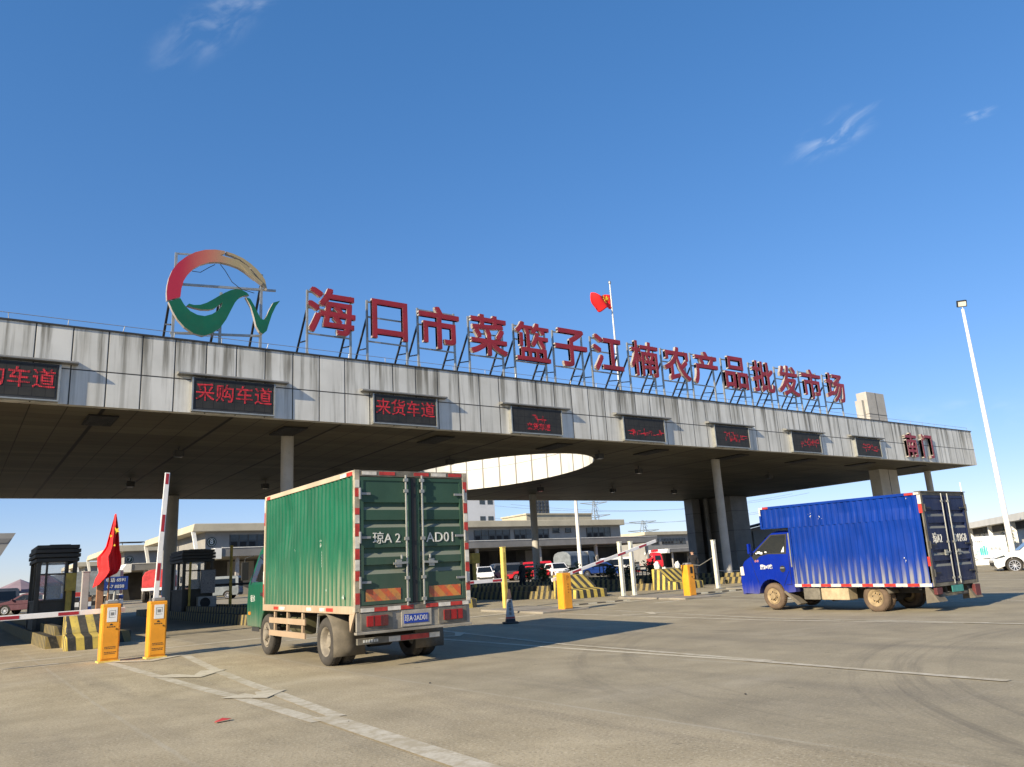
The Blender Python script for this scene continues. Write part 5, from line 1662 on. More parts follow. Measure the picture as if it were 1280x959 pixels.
# ------------------------------------------------------------------ cars
def car(label, x, y, rz, paint_m, kind='suv', group='cars parked beyond the gate', cat='car', z=None, name='parked_car'):
    """local +y is forward; origin on the ground under the middle"""
    t = thing(name, label, cat, (x, y, hgt(x, y) if z is None else z), rz, group)
    if kind == 'suv':
        ht, L, wb, rw, W = 1.64, 4.5, 2.7, 0.345, 0.90
    elif kind == 'van':
        ht, L, wb, rw, W = 1.9, 4.4, 2.7, 0.32, 0.84
    else:
        ht, L, wb, rw, W = 1.46, 4.5, 2.65, 0.32, 0.88
    f, b = L / 2, -L / 2
    ya, yb = wb / 2 + 0.05, -wb / 2 + 0.05
    belt = 0.98 if kind != 'sedan' else 0.92
    def wf(v): return W - 0.04 * max(0, 0.5 - v) if v < belt else W - 0.17 * (v - belt) / (ht - belt)
    if kind == 'van':
        low = [(b, 0.42), (b - 0.02, 0.7), (b, belt), (f - 0.35, belt), (f - 0.05, 0.85), (f, 0.6), (f - 0.03, 0.3)]
        upp = [(b, belt), (b + 0.06, ht - 0.1), (b + 0.2, ht), (f - 1.3, ht), (f - 1.0, ht - 0.1), (f - 0.35, belt)]
        win = [(b + 0.25, belt + 0.05), (b + 0.3, ht - 0.22), (f - 1.15, ht - 0.22), (f - 0.62, belt + 0.05)]
        ws = ((f - 0.40, belt + 0.06), (f - 0.98, ht - 0.14))
        rwz = ((b - 0.004, belt + 0.06), (b + 0.052, ht - 0.2))
    else:
        sd = kind == 'sedan'
        hood = belt - 0.02
        low = [(b + 0.04, 0.38), (b, 0.6), (b + 0.02, belt - 0.02), (b + 0.1, belt + 0.02), (f - 1.15, belt + 0.02), (f - 0.55, hood - 0.04), (f - 0.12, hood - 0.18), (f, 0.62), (f - 0.02, 0.4), (f - 0.12, 0.24)]
        r0 = b + (0.75 if sd else 0.12)
        upp = [(r0 - (0.35 if sd else 0.02), belt + 0.02), (r0 + (0.35 if sd else 0.22), ht - 0.08), (r0 + (0.8 if sd else 0.5), ht - 0.01), (0.05, ht), (0.35, ht - 0.05), (f - 1.15, belt + 0.02)]
        win = [(r0 + (0.05 if sd else 0.18), belt + 0.06), (r0 + (0.5 if sd else 0.42), ht - 0.14), (0.25, ht - 0.12), (f - 1.42, belt + 0.06)]
        ws = ((f - 1.17, belt + 0.05), (0.40, ht - 0.08))
        rwz = ((r0 - (0.30 if sd else 0.0), belt + 0.08), (r0 + (0.28 if sd else 0.16), ht - 0.14))
    bot = [(f - 0.12 if kind != 'van' else f - 0.2, 0.24)] + [(q[0], q[1]) for q in arc(ya, rw, rw + 0.06, 0, 180, 10)] + [q for q in arc(yb, rw, rw + 0.06, 0, 180, 10)] + [(b + 0.1, 0.30)]
    low = low + bot[1:] if kind != 'van' else low + bot
    mb = MB().prism(low, lambda u, v, w: (w * wf(v), u, v), -1, 1).prism(upp, lambda u, v, w: (w * wf(v), u, v), -1, 1)
    body = mb.build('body', paint_m, t, smooth=40, bevel=0.035, seg=3)
    for s in (-1, 1):
        g_ = MB().prism(win, lambda u, v, w: (s * (wf(v) + w), u, v), -0.01, 0.004).build('side_window', glass_dark, t)
        MB().bar((s * (wf(belt) + 0.001), 0.05, belt + 0.05), (s * (wf(ht) + 0.012), 0.0, ht - 0.14), 0.05, 0.012, up=(1, 0, 0)).build('door_pillar', black_plastic, g_)
        MB().box(s * (W + 0.10) - 0.08, s * (W + 0.10) + 0.08, f - 1.45, f - 1.35, belt + 0.02, belt + 0.16).build('mirror', paint_m, t, bevel=0.02)
        cl = MB()
        for yc in (ya, yb):
            pts = arc(yc, rw, rw + 0.055, -4, 184, 14)
            for (p0, p1) in zip(pts[:-1], pts[1:]):
                cl.bar((s * (W - 0.005), *p0), (s * (W - 0.005), *p1), 0.03, 0.05, up=(1, 0, 0))
        cl.build('arch_trim', black_plastic, t, weld=False)
        MB().prism([(f - 0.55, 0.76), (f - 0.06, 0.66), (f - 0.08, 0.72), (f - 0.5, 0.86)], lambda u, v, w: (s * w, u + 0.01, v), W - 0.45, W + 0.004).build('headlight', glass_grey, t, bevel=0.006)
        MB().box(s * (W - 0.16) - 0.13, s * (W - 0.16) + 0.13, b - 0.012, b + 0.14, belt - 0.24, belt - 0.06).build('tail_light', tape_tail, t, bevel=0.01)
        MB().prism([(f - 0.15, 0.36), (f + 0.004, 0.40), (f + 0.004, 0.56), (f - 0.10, 0.52)], lambda u, v, w: (s * w, u, v), W - 0.26, W - 0.02).build('fog_lamp_recess', black_plastic, t)
        for yc in (ya, yb):
            wheel(t, s, W - 0.005, yc, rw, 0.2, rw * 0.70, 0.03, rubber, alloy, n=28, style='car')
    def glassq(p0, p1, k, nm):
        (y0, z0), (y1, z1) = p0, p1
        n = Vector((0, z1 - z0, -(y1 - y0))).normalized() * (0.016 * k)
        w0, w1 = wf(z0) - 0.09, wf(z1) - 0.10
        MB().poly([(-w0, y0 + n.y, z0 + n.z), (w0, y0 + n.y, z0 + n.z), (w1, y1 + n.y, z1 + n.z), (-w1, y1 + n.y, z1 + n.z), (-w0, y0 - n.y, z0 - n.z), (w0, y0 - n.y, z0 - n.z), (w1, y1 - n.y, z1 - n.z), (-w1, y1 - n.y, z1 - n.z)],
                  [(0, 1, 2, 3), (4, 7, 6, 5), (0, 4, 5, 1), (1, 5, 6, 2), (2, 6, 7, 3), (3, 7, 4, 0)]).build(nm, glass_dark, t)
    glassq(ws[0], ws[1], 1, 'windscreen')
    glassq(rwz[0], rwz[1], 1, 'rear_window')
    MB().box(-W + 0.12, W - 0.12, b - 0.02, b + 0.1, 0.34, 0.52).build('rear_bumper', black_plastic, t, bevel=0.02)
    MB().box(-0.22, 0.22, b - 0.028, b - 0.0205, belt - 0.28, belt - 0.16).build('licence_plate', plate_blue, t)
    MB().box(-W + 0.2, W - 0.2, f - 0.06, f + 0.006, 0.34, 0.5).build('grille', black_plastic, t)
    return t


CR = Vector((0.81783, -0.57257, 0))           # picture-right on the ground, used as a heading
HEAD_L = math.atan2(0.81783, 0.57257)         # rz for a vehicle heading to picture-left (0 = +y)
car('white crossover with silver alloy wheels entering at the far right edge', 43.1, 16.85, R(30), car_white, 'suv', None, z=0.04, name='crossover_car')
bgc = [('white hatchback beyond the green truck tail, parked under the hall canopy', 47.6, 73.2, R(150), car_white, 'suv'),
       ('dark grey van parked behind the tall yellow post', 50.2, 73.4, R(80), car_grey, 'van'),
       ('red sedan parked beyond the person in black', 51.5, 70.6, R(65), car_red, 'sedan'),
       ('white hatchback right of the sunlit column', 54.4, 69.0, R(160), car_white, 'suv'),
       ('blue sedan parked at the foot of the white lamp pole', 58.2, 67.0, R(70), car_blue, 'sedan'),
       ('white van parked right of the white lamp pole', 60.4, 66.8, R(70), car_white, 'van')]
for lab, x, y, rz, m, k in bgc: car(lab, x, y, rz, m, k)


def lorry(label, x, y, rz, cab_m, load, load_m, cat='truck', s=1.0, group=None):
    t = thing('cargo_truck', label, cat, (x, y, hgt(x, y)), rz, group)
    low = [(2.9, 0.55), (2.98, 0.8), (2.98, 1.5), (1.3, 1.5), (1.3, 0.8)] + arc(2.05, 0.48, 0.56, 150, 30, 6) + [(2.62, 0.55)]
    upp = [(2.98, 1.5), (2.80, 2.35), (2.65, 2.75), (1.5, 2.85), (1.3, 2.8), (1.3, 1.5)]
    wf = lambda v: 1.15 if v < 1.5 else 1.15 - 0.09 * (v - 1.5)
    cab = MB().prism(low, lambda u, v, w: (w * wf(v), u, v), -1, 1).prism(upp, lambda u, v, w: (w * wf(v), u, v), -1, 1).build('cab', cab_m, t, smooth=35, bevel=0.04)
    for q in (-1, 1):
        MB().prism([(2.75, 1.58), (2.62, 2.3), (1.75, 2.32), (1.75, 1.58)], lambda u, v, w: (q * (wf(v) + w), u, v), -0.01, 0.006).build('side_window', glass_dark, cab)
        MB().box(q * 1.3 - 0.08, q * 1.3 + 0.08, 2.85, 2.92, 1.6, 2.2).build('mirror', black_plastic, cab, bevel=0.01)
        MB().box(q * 0.85 - 0.2, q * 0.85 + 0.2, 2.97, 3.0, 0.75, 0.98).build('headlight', lamp_clear, cab, bevel=0.01)
        for yy in (2.05, -1.2, -2.4):
            wheel(t, q, 1.12, yy, 0.48, 0.28, 0.28, 0.05, rubber, rim_dusty, n=24, bolts=False)
    MB().prism([(-1.0, 1.62), (1.0, 1.62), (0.95, 2.30), (-0.95, 2.30)], lambda u, v, w: (u, 2.96 - (v - 1.5) * 0.21 + w, v), -0.02, 0.02).build('windscreen', glass_dark, cab)
    MB().box(-0.9, 0.9, 2.98, 3.0, 1.05, 1.45).build('grille', black_plastic, cab)
    MB().box(-0.45, 0.45, -3.0, 2.5, 0.6, 0.85).build('chassis', chassis_m, t)
    if load == 'tarp':
        b = MB().box(-1.15, 1.15, -3.1, 1.2, 1.0, 1.25).build('bed', cab_m, t)
        MB().prism([(-1.15, 1.26), (1.15, 1.26), (1.15, 2.3), (0.8, 2.7), (0.2, 2.85), (-0.5, 2.8), (-0.95, 2.6), (-1.15, 2.2)], lambda u, v, w: (u, w, v), -3.0, 1.1).build('load', load_m, t, bevel=0.08)
    elif load == 'box':
        MB().box(-1.15, 1.15, -3.1, 1.2, 0.95, 3.0).build('cargo_box', load_m, t, bevel=0.03)
    else:
        MB().box(-0.5, 0.5, -2.4, -1.0, 0.9, 1.05).build('fifth_wheel', chassis_m, t)
        MB().box(-1.1, 1.1, 0.7, 1.25, 0.8, 1.9).build('side_tank', cab_m, t, bevel=0.03)
        MB().box(-1.1, 1.1, -3.0, -0.6, 1.0, 1.08).build('wheel_guard', cab_m, t)
        MB().box(-0.9, 0.9, 1.5, 2.4, 2.9, 3.25).build('roof_spoiler', cab_m, cab, bevel=0.08)
    return t


lorry('red tractor truck without trailer beyond the white posts', 77.2, 79.0, R(-125), car_red, 'tractor', None).scale = (0.85, 0.85, 0.85)
lorry('truck with a grey tarpaulin load behind the orange barrier', 59.5, 72.0, R(-70), car_grey, 'tarp', tarp_grey)
lorry('truck with a red tarpaulin load seen beside the raised arm', 16.2, 79.5, R(-20), car_white, 'tarp', tarp_red)
lorry('grey box truck parked far behind the blue sign', 9.8, 80.0, R(75), car_grey, 'box', tarp_grey)
car('red van half hidden by the sunlit column', 53.6, 72.6, R(70), car_red, 'van')
car('pale grey van behind the cab of the green truck', 19.0, 72.0, R(60), tarp_grey, 'van')

# ------------------------------------------------------------------ market halls
HM = {}


def hall(label, g0, g1, T, depth, num=None, wins=None, canopy=True, zr=8.7, group='market halls behind the gate', fin=True, cols=None):
    zb = hgt(g0, T)
    t = thing('market_hall', label, 'hall', (g0, T, zb), 0, group)
    L = g1 - g0
    zr -= zb
    MB().box(1.6, L - 0.2, 0, depth, -0.3, zr - 0.85).build('wall', wall_grey, t)
    rf_ = MB()
    rf_.prism([(0, zr - 0.85), (0.15, zr - 0.08), (0.25, zr), (L, zr), (L, zr - 0.85)], lambda u, v, w: (u, w, v), -0.9, depth + 0.9)
    rf_.build('roof', wall_cream, t, bevel=0.06)
    MB().box(1.65, L - 0.25, -0.012, -0.002, zr - 1.3, zr - 0.86).build('frieze', wall_grey, t)
    if fin:
        for y in (-0.7, depth * 0.5, depth + 0.4):
            MB().prism([(0.0, zr - 0.85), (0.38, zr - 0.85), (1.62, -0.1), (1.40, -0.1)], lambda u, v, w: (u, y + w, v), 0, 0.35).build('fin', wall_white, t)
    if num:
        d = MB().lathe([(-0.10, 0.0), (-0.10, 0.52), (-0.03, 0.52)], 28, 'Y', (1.62 + 0.62, 0, zr - 1.95)).build('number_disc', [paint('disc_green', (0.035, 0.05, 0.035), 0.6, 0, 0.2, 4, 0.3)], t)
        r_ = MB().lathe([(-0.115, 0.38), (-0.115, 0.42)], 28, 'Y', (1.62 + 0.62, 0, zr - 1.95)).build('ring', white_letter, d)
        lettering('lettering', num, 0.72, white_letter, d, (1.62 + 0.62, -0.118, zr - 1.94), bold=0.012)
    for (a, b, z0, z1) in (wins or []):
        a, b = a - g0, b - g0
        f = MB().box(a, b, -0.03, -0.004, z0 - zb, z1 - zb).build('window', glass_grey, t)
        n = max(1, round((b - a) / 1.1))
        mu = MB()
        for k in range(n + 1): mu.box(a + (b - a) * k / n - 0.04, a + (b - a) * k / n + 0.04, -0.06, -0.031, z0 - zb, z1 - zb)
        mu.box(a, b, -0.055, -0.031, (z0 * 0.5 + z1 * 0.5) - zb - 0.03, (z0 * 0.5 + z1 * 0.5) - zb + 0.03).box(a - 0.1, b + 0.1, -0.12, -0.031, z0 - zb - 0.08, z0 - zb)
        mu.build('window_frame', wall_dark, f, weld=False)
        op = MB()
        for k in range(n):
            if random.random() < 0.6: op.box(a + (b - a) * (k + 0.12) / n, a + (b - a) * (k + 0.82) / n, -0.045, -0.032, z0 - zb + 0.08, (z0 + z1) / 2 - zb - 0.1)
        if op.v: op.build('open_sash', interior_dark, f, weld=False)
    if canopy:
        zc = 5.65 - zb
        MB().box(1.2, L - 0.6, -8.0, -0.05, zc - 0.82, zc).build('loading_canopy', canopy_grey, t)
        MB().box(1.2, L - 0.6, -8.06, -8.0, zc + 0.0, zc + 0.07).build('canopy_edge', wall_white, t)
        MB().prism([(-0.1, zc - 0.95), (1.18, zc - 1.05), (1.18, zc + 0.02), (0.55, zc + 0.02)], lambda u, v, w: (u, w, v), -8.1, -0.2).build('canopy_end', wall_white, t)
        n = int(L / 9)
        for k in range(n + 1):
            x = 3.0 + (L - 5) * k / n
            MB().box(x - 0.17, x + 0.17, -7.3, -6.96, -0.4, zc - 0.82).build('canopy_column', post_grey, t)
        # dark dock front with shutters and goods
        dk = MB().box(1.61, L - 0.21, -0.025, -0.003, -0.3, zc - 0.9).build('dock_front', wall_dark, t)
        for k in range(n * 2):
            x = 4 + (L - 9) * k / (n * 2)
            o = MB().box(x, x + 2.9, -0.06, -0.026, 0.0, 3.6).build('shutter', [wall_grey, interior_dark, interior_dark][k % 3], t)
    return t


W8 = [(25.2, 29.2, 6.15, 7.5), (30.5, 36.5, 6.15, 7.5), (38, 46, 6.15, 7.5), (48, 55, 6.15, 7.5), (57.2, 63.0, 6.15, 7.5), (63.8, 66.8, 6.15, 7.5), (67.9, 69.8, 6.15, 7.5),
      (70.6, 71.7, 7.0, 7.6), (72.9, 73.9, 7.0, 7.6), (76.9, 81.6, 6.15, 7.6)]
hall('long market hall with a cream roof edge and number 8 on a round disc', 21.0, 83.9, 90, 24, '8', W8)
hall('market hall with number 7 on a round disc behind the blue sign', 18.3, 60, 122, 24, '7', [(25, 32, 6.1, 7.4)], zr=8.5)
hall('farthest small market hall of the row, left of the red draped flag', 20.2, 60, 176, 24, '6', [(26, 32, 6.1, 7.4)], zr=8.7)
hall('low far hall right of the red tractor, seen left of the dark core', 147.0, 172.0, 150, 20, None, [(150, 152.8, 7.2, 8.6), (154, 163, 7.2, 8.6), (164.5, 168, 7.2, 8.6)], zr=10.4, fin=False)
sr = thing('solar_roof', 'dark roof panels on low stands along the second hall roof', 'roof panels', (18.3, 122, 8.5))
for k in range(7):
    m_ = MB().bar((0.8 + k * 3.4, 0.2, 0.42), (3.9 + k * 3.4, 0.2, 0.42), 2.4, 0.08)
    m_.build('panel', solar_dark, sr)
    MB().box(1.2 + k * 3.4, 1.3 + k * 3.4, 0.1, 0.2, -0.02, 0.4).build('stand', grey_steel, sr)
lf = thing('market_hall', 'grey slanted hall roof tip at the left picture edge', 'hall', (-30, 88, hgt(0, 88)), 0, 'market halls behind the gate')
MB().prism([(34.85, 6.95), (34.9, 7.05), (0, 7.05), (0, 5.0), (33.9, 5.05)], lambda u, v, w: (u, w, v), 0, 10).build('roof', wall_grey, lf)
MB().prism([(34.3, 6.15), (0, 6.15), (0, 6.55), (34.6, 6.55)], lambda u, v, w: (u, w, v), -0.06, -0.004).build('fascia_band', canopy_grey, lf)
MB().box(0, 32.8, 3, 30, -0.2, 5.0).build('wall', wall_dark, lf)


def block(label, name, x0, x1, y0, y1, h, mat, rows, cols, cat='building', wm=None, roof=True):
    t = thing(name, label, cat, (x0, y0, hgt(x0, y0)))
    w, d = x1 - x0, y1 - y0
    MB().box(0, w, 0, d, -0.4, h).build('wall', mat, t)
    if roof: MB().box(-0.4, w + 0.4, -0.4, d + 0.4, h + 0.002, h + 0.5).build('roof', mat, t)
    for z in rows:
        for c in cols:
            f = MB().box(c, c + 1.7, -0.05, -0.004, z, z + 1.8).build('window', wm or glass_grey, t)
    return t


block('tall white building right of the green truck top, above the long hall', 'white_building', 96, 121.5, 180, 200, 26.0, [paint('white_pale', (0.62, 0.63, 0.64), 0.8, 0, 0.05, 0.3, 0.1)][0], (14.6, 19.6), (15.0, 20.6, 24.0)[1:2] + (3.0, 8.0, 23.2))
block('low beige building with dark windows rising above the long hall roof', 'beige_building', 161.5, 191, 220, 235, 20.4, wall_cream, (16.4,), (3, 11, 15, 20, 25))
lt = thing('lattice_tower', 'dark gridded roof tower beside the round column', 'tower', (166, 221, 20.9 + hgt(166, 221)))
mb = MB()
for k in range(5): mb.box(k * 1.55, k * 1.55 + 0.3, 0, 0.3, 0, 5.2)
for k in range(5): mb.box(0, 6.5, -0.02, 0.32, k * 1.25, k * 1.25 + 0.25)
mb.build('grid', solar_dark, lt, weld=False)
MB().box(0.1, 6.4, 0.5, 0.7, 0, 5.1).build('backing', [paint('tower_grey', (0.25, 0.26, 0.27), 0.8)], lt)


haze_grey = paint('pylon_grey', (0.22, 0.26, 0.30), 0.8, 0, 0.05, 1, 0.05)


def pylon(label, x, y, h, r):
    t = thing('power_pylon', label, 'pylon', (x, y, 0), 0, 'power pylons on the horizon')
    mb = MB()
    for a in (-1, 1):
        for b in (-1, 1): mb.tube([(a * r, b * r, 0), (a * r * 0.35, b * r * 0.35, h * 0.72), (a * 0.3, b * 0.3, h)], 0.22, 5)
    for k in range(9):
        z = h * k / 9; rr_ = r * (1 - 0.72 * k / 9)
        mb.tube([(-rr_, -rr_, z), (rr_, -rr_ * 0.9, z + h / 9)], 0.13, 4).tube([(rr_, -rr_, z), (-rr_, -rr_ * 0.9, z + h / 9)], 0.13, 4)
    mb.build('tower', haze_grey, t, weld=False)
    ar = MB()
    for z, l in ((h * 0.80, 8), (h * 0.98, 7)):
        ar.tube([(-l * 0.82, l * 0.57, z), (0, 0, z - 1.2), (l * 0.82, -l * 0.57, z)], 0.18, 4).tube([(-l * 0.82, l * 0.57, z), (l * 0.82, -l * 0.57, z)], 0.18, 4)
    ar.build('cross_arm', haze_grey, t, weld=False)
    return t


pylon('left power pylon above the low beige building', 267, 305, 36, 4)
pylon('right power pylon, lower and farther along the horizon', 289, 293.5, 25, 4)
wl = thing('power_line', 'thin power wires strung across the sky under the gate roof', 'power line', (267, 305, 28.8))
mb = MB()
for dz in (0, 6.3):
    for q in (-5, 5):
        P = [(q * 0.8 + u * 160 - 45, -q * 0.5 - u * 60 + 18, dz - 9.0 * u + 6 * ((2 * u - 0.6) ** 2) - 1.4) for u in [k / 24 for k in range(25)]]
        mb.tube(P, 0.07, 4)
mb.build('wire', haze_grey, wl, weld=False)


# lamp poles
def pole(label, x, y, h, r0, r1, lamp=True, name='lamp_pole'):
    t = thing(name, label, 'lamp pole', (x, y, hgt(x, y)), 0)
    MB().lathe([(-0.05, r0), (h, r1)], 20, 'Z').build('mast', [paint('mast_white', (0.78, 0.76, 0.72), 0.4, 0, 0.05, 0.8, 0.15)][0], t, smooth=40)
    MB().box(-0.25, 0.25, -0.25, 0.25, -0.02, 0.03).build('base_plate', grey_steel, t)
    if lamp:
        MB().tube([(0, 0, h - 0.02), (0, 0, h + 0.18)], 0.03, 8).build('bracket', grey_steel, t)
        l = MB()
        d = Vector((-0.75, -0.6, 0)).normalized()
        l.bar(Vector((0, 0, h + 0.42)) - d * 0.10 + Vector((0, 0, 0.05)), Vector((0, 0, h + 0.42)) + d * 0.12 - Vector((0, 0, 0.05)), 0.62, 0.46)
        hd = l.build('lamp_head', black_plastic, t, bevel=0.015)
        e = MB()
        e.bar(Vector((0, 0, h + 0.42)) + d * 0.122 - Vector((0, 0, 0.05)), Vector((0, 0, h + 0.42)) + d * 0.130 - Vector((0, 0, 0.053)), 0.5, 0.34)
        e.build('lens', lamp_clear, hd)
    return t


pole('very tall white mast with a floodlight at the right edge of the sky', 57.5, 24.3, 17.6, 0.19, 0.10)
pole('thin white pole far behind the blue truck box', 95.5, 44.5, 8.4, 0.09, 0.06, False)
pole('white lamp pole standing in front of the long hall, right of the round column', 44.0, 52.6, 9.5, 0.19, 0.12, False)
pole('tiny far white pole beside the dark core', 176, 160, 13.5, 0.14, 0.1, False)

# ------------------------------------------------------------------ right side: hall, painted hoarding, plants
hr = thing('market_hall', 'low hall with a bright white roof edge behind the tall mast at right', 'hall', (84.6, 39.8, 0.25), math.atan2(39.8 - 27.1, 84.6 - 67.2) + PI, None)
MB().box(-12, 36, 0, 12, 3.0, 3.55).build('roof_edge', wall_white, hr)
MB().box(-12, 36, 0.9, 12, 2.42, 3.0).build('dark_band', wall_dark, hr)
MB().box(-12, 36, 1.2, 12, -0.2, 2.42).build('wall', wall_white, hr)
for x in (0, 8, 16, 24): MB().box(x, x + 0.3, 0.3, 0.6, -0.2, 2.99).build('column', wall_white, hr)
for k, c in enumerate('市场'):
    lettering('lettering', c, 1.15, paper, hr, (18.6 + k * 1.3, 0.86, 2.55), bold=0.02)
hb = thing('hoarding', 'white printed hoarding with a teal emblem beside the white car', 'hoarding', (50.9, 24.1, 0.0), math.atan2(22.75 - 24.1, 53.0 - 50.9))
zf = hgt(52, 23)
bd = MB().box(-0.9, 2.62, 0, 0.07, zf - 0.05, 1.98).build('board', paper, hb)
teal = paint('teal_print', (0.05, 0.46, 0.44), 0.7, 0, 0.2, 3, 0.1)
pale_teal = paint('pale_teal_print', (0.45, 0.70, 0.62), 0.7, 0, 0.25, 3, 0.1)
mb = MB()
for k, (x, w_, h_) in enumerate(((0.86, 0.09, 0.42), (0.98, 0.07, 0.5), (1.10, 0.10, 0.56), (1.24, 0.07, 0.46))): mb.box(x, x + w_, -0.004, -0.0005, 0.86, 0.86 + h_)
mb.build('emblem', teal, bd, weld=False)
MB().prism([(0.55, 0.70), (1.5, 0.78), (1.42, 1.05), (0.95, 1.28), (0.62, 1.10)], lambda u, v, w: (u, w, v), -0.0022, -0.0003).build('tint', pale_teal, bd)
lettering('lettering', '农 产 品', 0.20, MATS['car_grey'], bd, (1.86, -0.003, 1.18))
lettering('lettering', '海口市菜篮子', 0.12, MATS['grey_steel'], bd, (0.75, -0.003, 1.66))
mb = MB()
rr = random.Random(8)
for k in range(16):
    a, z = rr.uniform(0.0, 0.5), rr.uniform(0.45, 1.2); mb.box(a, a + rr.uniform(0.05, 0.2), -0.003, -0.0005, z, z + 0.03)
mb.box(0.95, 1.55, -0.0035, -0.0005, 0.60, 0.66).box(1.7, 2.0, -0.003, -0.0005, 0.42, 0.52)
mb.build('small_print', MATS['car_grey'], bd, weld=False)
for x in (-0.7, 0.9, 2.4):
    MB().bar((x, 0.10, zf), (x, 0.10, 1.9), 0.06).bar((x, 0.12, 1.6), (x, 0.9, zf), 0.05).build('strut', grey_steel, hb, weld=False)


def bush(label, x, y, z, rx, ry, rz, n, mat, seed, name='shrub', group='shrubs', leaf=0.09, cat='shrub'):
    rr = random.Random(seed)
    t = thing(name, label, cat, (x, y, z), 0, group)
    mb = MB(); st = MB()
    tips = []
    for k in range(max(5, n // 40)):
        a, e = rr.uniform(0, 2 * PI), rr.uniform(0.3, 1.0)
        p = Vector((math.cos(a) * rx * e * rr.uniform(0.3, 0.9), math.sin(a) * ry * e * rr.uniform(0.3, 0.9), rz * rr.uniform(0.55, 1.0)))
        m_ = p * 0.5 + Vector((rr.uniform(-.05, .05), rr.uniform(-.05, .05), 0.05))
        st.tube([(0, 0, -0.05), m_, p], 0.018, 5, r2=0.006)
        tips.append((m_, p))
    for k in range(n):
        m_, p = rr.choice(tips)
        c = m_.lerp(p, rr.uniform(0.1, 1.1)) + Vector((rr.gauss(0, rx * 0.16), rr.gauss(0, ry * 0.16), rr.gauss(0, rz * 0.1)))
        c.z = max(0.03, c.z)
        d = Vector((rr.uniform(-1, 1), rr.uniform(-1, 1), rr.uniform(-0.6, 0.9))).normalized()
        s = d.cross(Vector((rr.uniform(-1, 1), rr.uniform(-1, 1), rr.uniform(-1, 1)))).normalized()
        l = leaf * rr.uniform(0.6, 1.3)
        mb.face([c - d * l, c + s * l * 0.38, c + d * l, c - s * l * 0.38])
    st.build('stem', twig_m, t, weld=False)
    mb.build('foliage', mat, t, weld=False, recalc=False)
    return t


ibx = isl_x[4]
def iz(x, y): return hgt(x, y) + 0.28
for lab, x, y, r, h, n, m, sd in [('dark green shrub right of the striped block, behind the raised arm', 26.9, 35.5, 0.6, 1.1, 420, leaf_m, 1),
                                  ('low dark shrub behind the raised white arm, left of the white posts', 27.2, 37.3, 0.55, 1.0, 360, leaf_m, 2),
                                  ('shrub between the two white posts and the black railing', 27.4, 33.6, 0.6, 1.05, 380, leaf_m, 3),
                                  ('scraggly shrub with white bags caught in it', 27.9, 27.8, 0.65, 1.0, 420, leaf_dark_m, 4),
                                  ('scraggly dark shrub left of the person by the rightmost barrier', 27.4, 28.9, 0.65, 1.1, 420, leaf_dark_m, 5),
                                  ('dry shrub behind the black sloping railing', 27.3, 30.4, 0.6, 0.9, 360, leaf_dark_m, 6)]:
    bush(lab, x, y, iz(x, y), r, r, h, n, m, sd, group='shrubs planted on the toll islands')
for k, (lab, x, y, h) in enumerate([('sparse plant above the hoarding, nearest the blue truck', 61.8, 29.2, 2.1), ('sparse plant above the hoarding, the broadest one', 62.6, 28.2, 2.25), ('sparse plant above the hoarding, beside the tall mast', 64.2, 27.2, 2.5)]):
    bush(lab, x, y, hgt(x, y), 0.8, 0.6, h, 260, leaf_m, 20 + k, name='planted_shrub', group='plants behind the hoarding', leaf=0.10)
for lab, x, y, z, e in [('white plastic bag on the shrub, left one near the rightmost crash block', 27.45, 27.2, 1.22, 0.20), ('white plastic bag hanging low between the other two bags', 27.6, 26.9, 0.92, 0.22), ('white plastic bag on the shrub nearest the person in black', 28.2, 26.6, 1.2, 0.17)]:
    t = bpy.data.objects.new('x', None)
    rr = random.Random(int(x * 100))
    bm = bmesh.new()
    bmesh.ops.create_icosphere(bm, subdivisions=3, radius=1)
    for v in bm.verts:
        k = 1 + 0.22 * math.sin(7 * v.co.x + 3 * v.co.z + x) * math.cos(6 * v.co.y) + rr.uniform(-0.05, 0.05)
        v.co = Vector((v.co.x * e * 0.8 * k, v.co.y * e * 0.6 * k, v.co.z * e * k * (1.15 if v.co.z > 0 else 0.85)))
    me = bpy.data.meshes.new('plastic_bag'); bm.to_mesh(me); bm.free()
    me.materials.append(bag_white)
    o = bpy.data.objects.new('plastic_bag', me); COL.objects.link(o); o.location = (x, y, z + 0.1)
    tag(o, lab, 'plastic bag', 'white plastic bags on the shrubs')
    bpy.data.objects.remove(t)
rg = thing('sloping_railing', 'black slatted railing sloping down behind the right white posts', 'railing', (28.15, 30.6, iz(28, 30)))
mb = MB()
mb.bar((-0.1, 1.4, 1.05), (0.6, -2.2, 0.45), 0.06, 0.06).bar((-0.1, 1.4, 0.15), (0.6, -2.2, 0.10), 0.05, 0.05)
for k in range(16):
    u = k / 15
    mb.bar((-0.1 + 0.7 * u, 1.4 - 3.6 * u, 0.1), (-0.1 + 0.7 * u, 1.4 - 3.6 * u, 1.05 - 0.6 * u), 0.035)
mb.build('slats', black_plastic, rg, weld=False)
chn = thing('chain_line', 'loose wire rope strung between the lone white post and the crash block', 'wire rope', (26.7, 23.0, hgt(26.7, 23)))
MB().tube([(0, 0, 1.35), (0.8, 1.6, 1.0), (1.7, 3.4, 1.1), (2.6, 5.2, 0.75)], 0.018, 6).build('rope', grey_steel, chn)
MB().tube([(0, 0, 0.75), (1.5, 0.6, 0.68), (3.0, 1.2, 0.66), (4.6, 1.9, 0.72)], 0.016, 6).build('rope', grey_steel, chn)

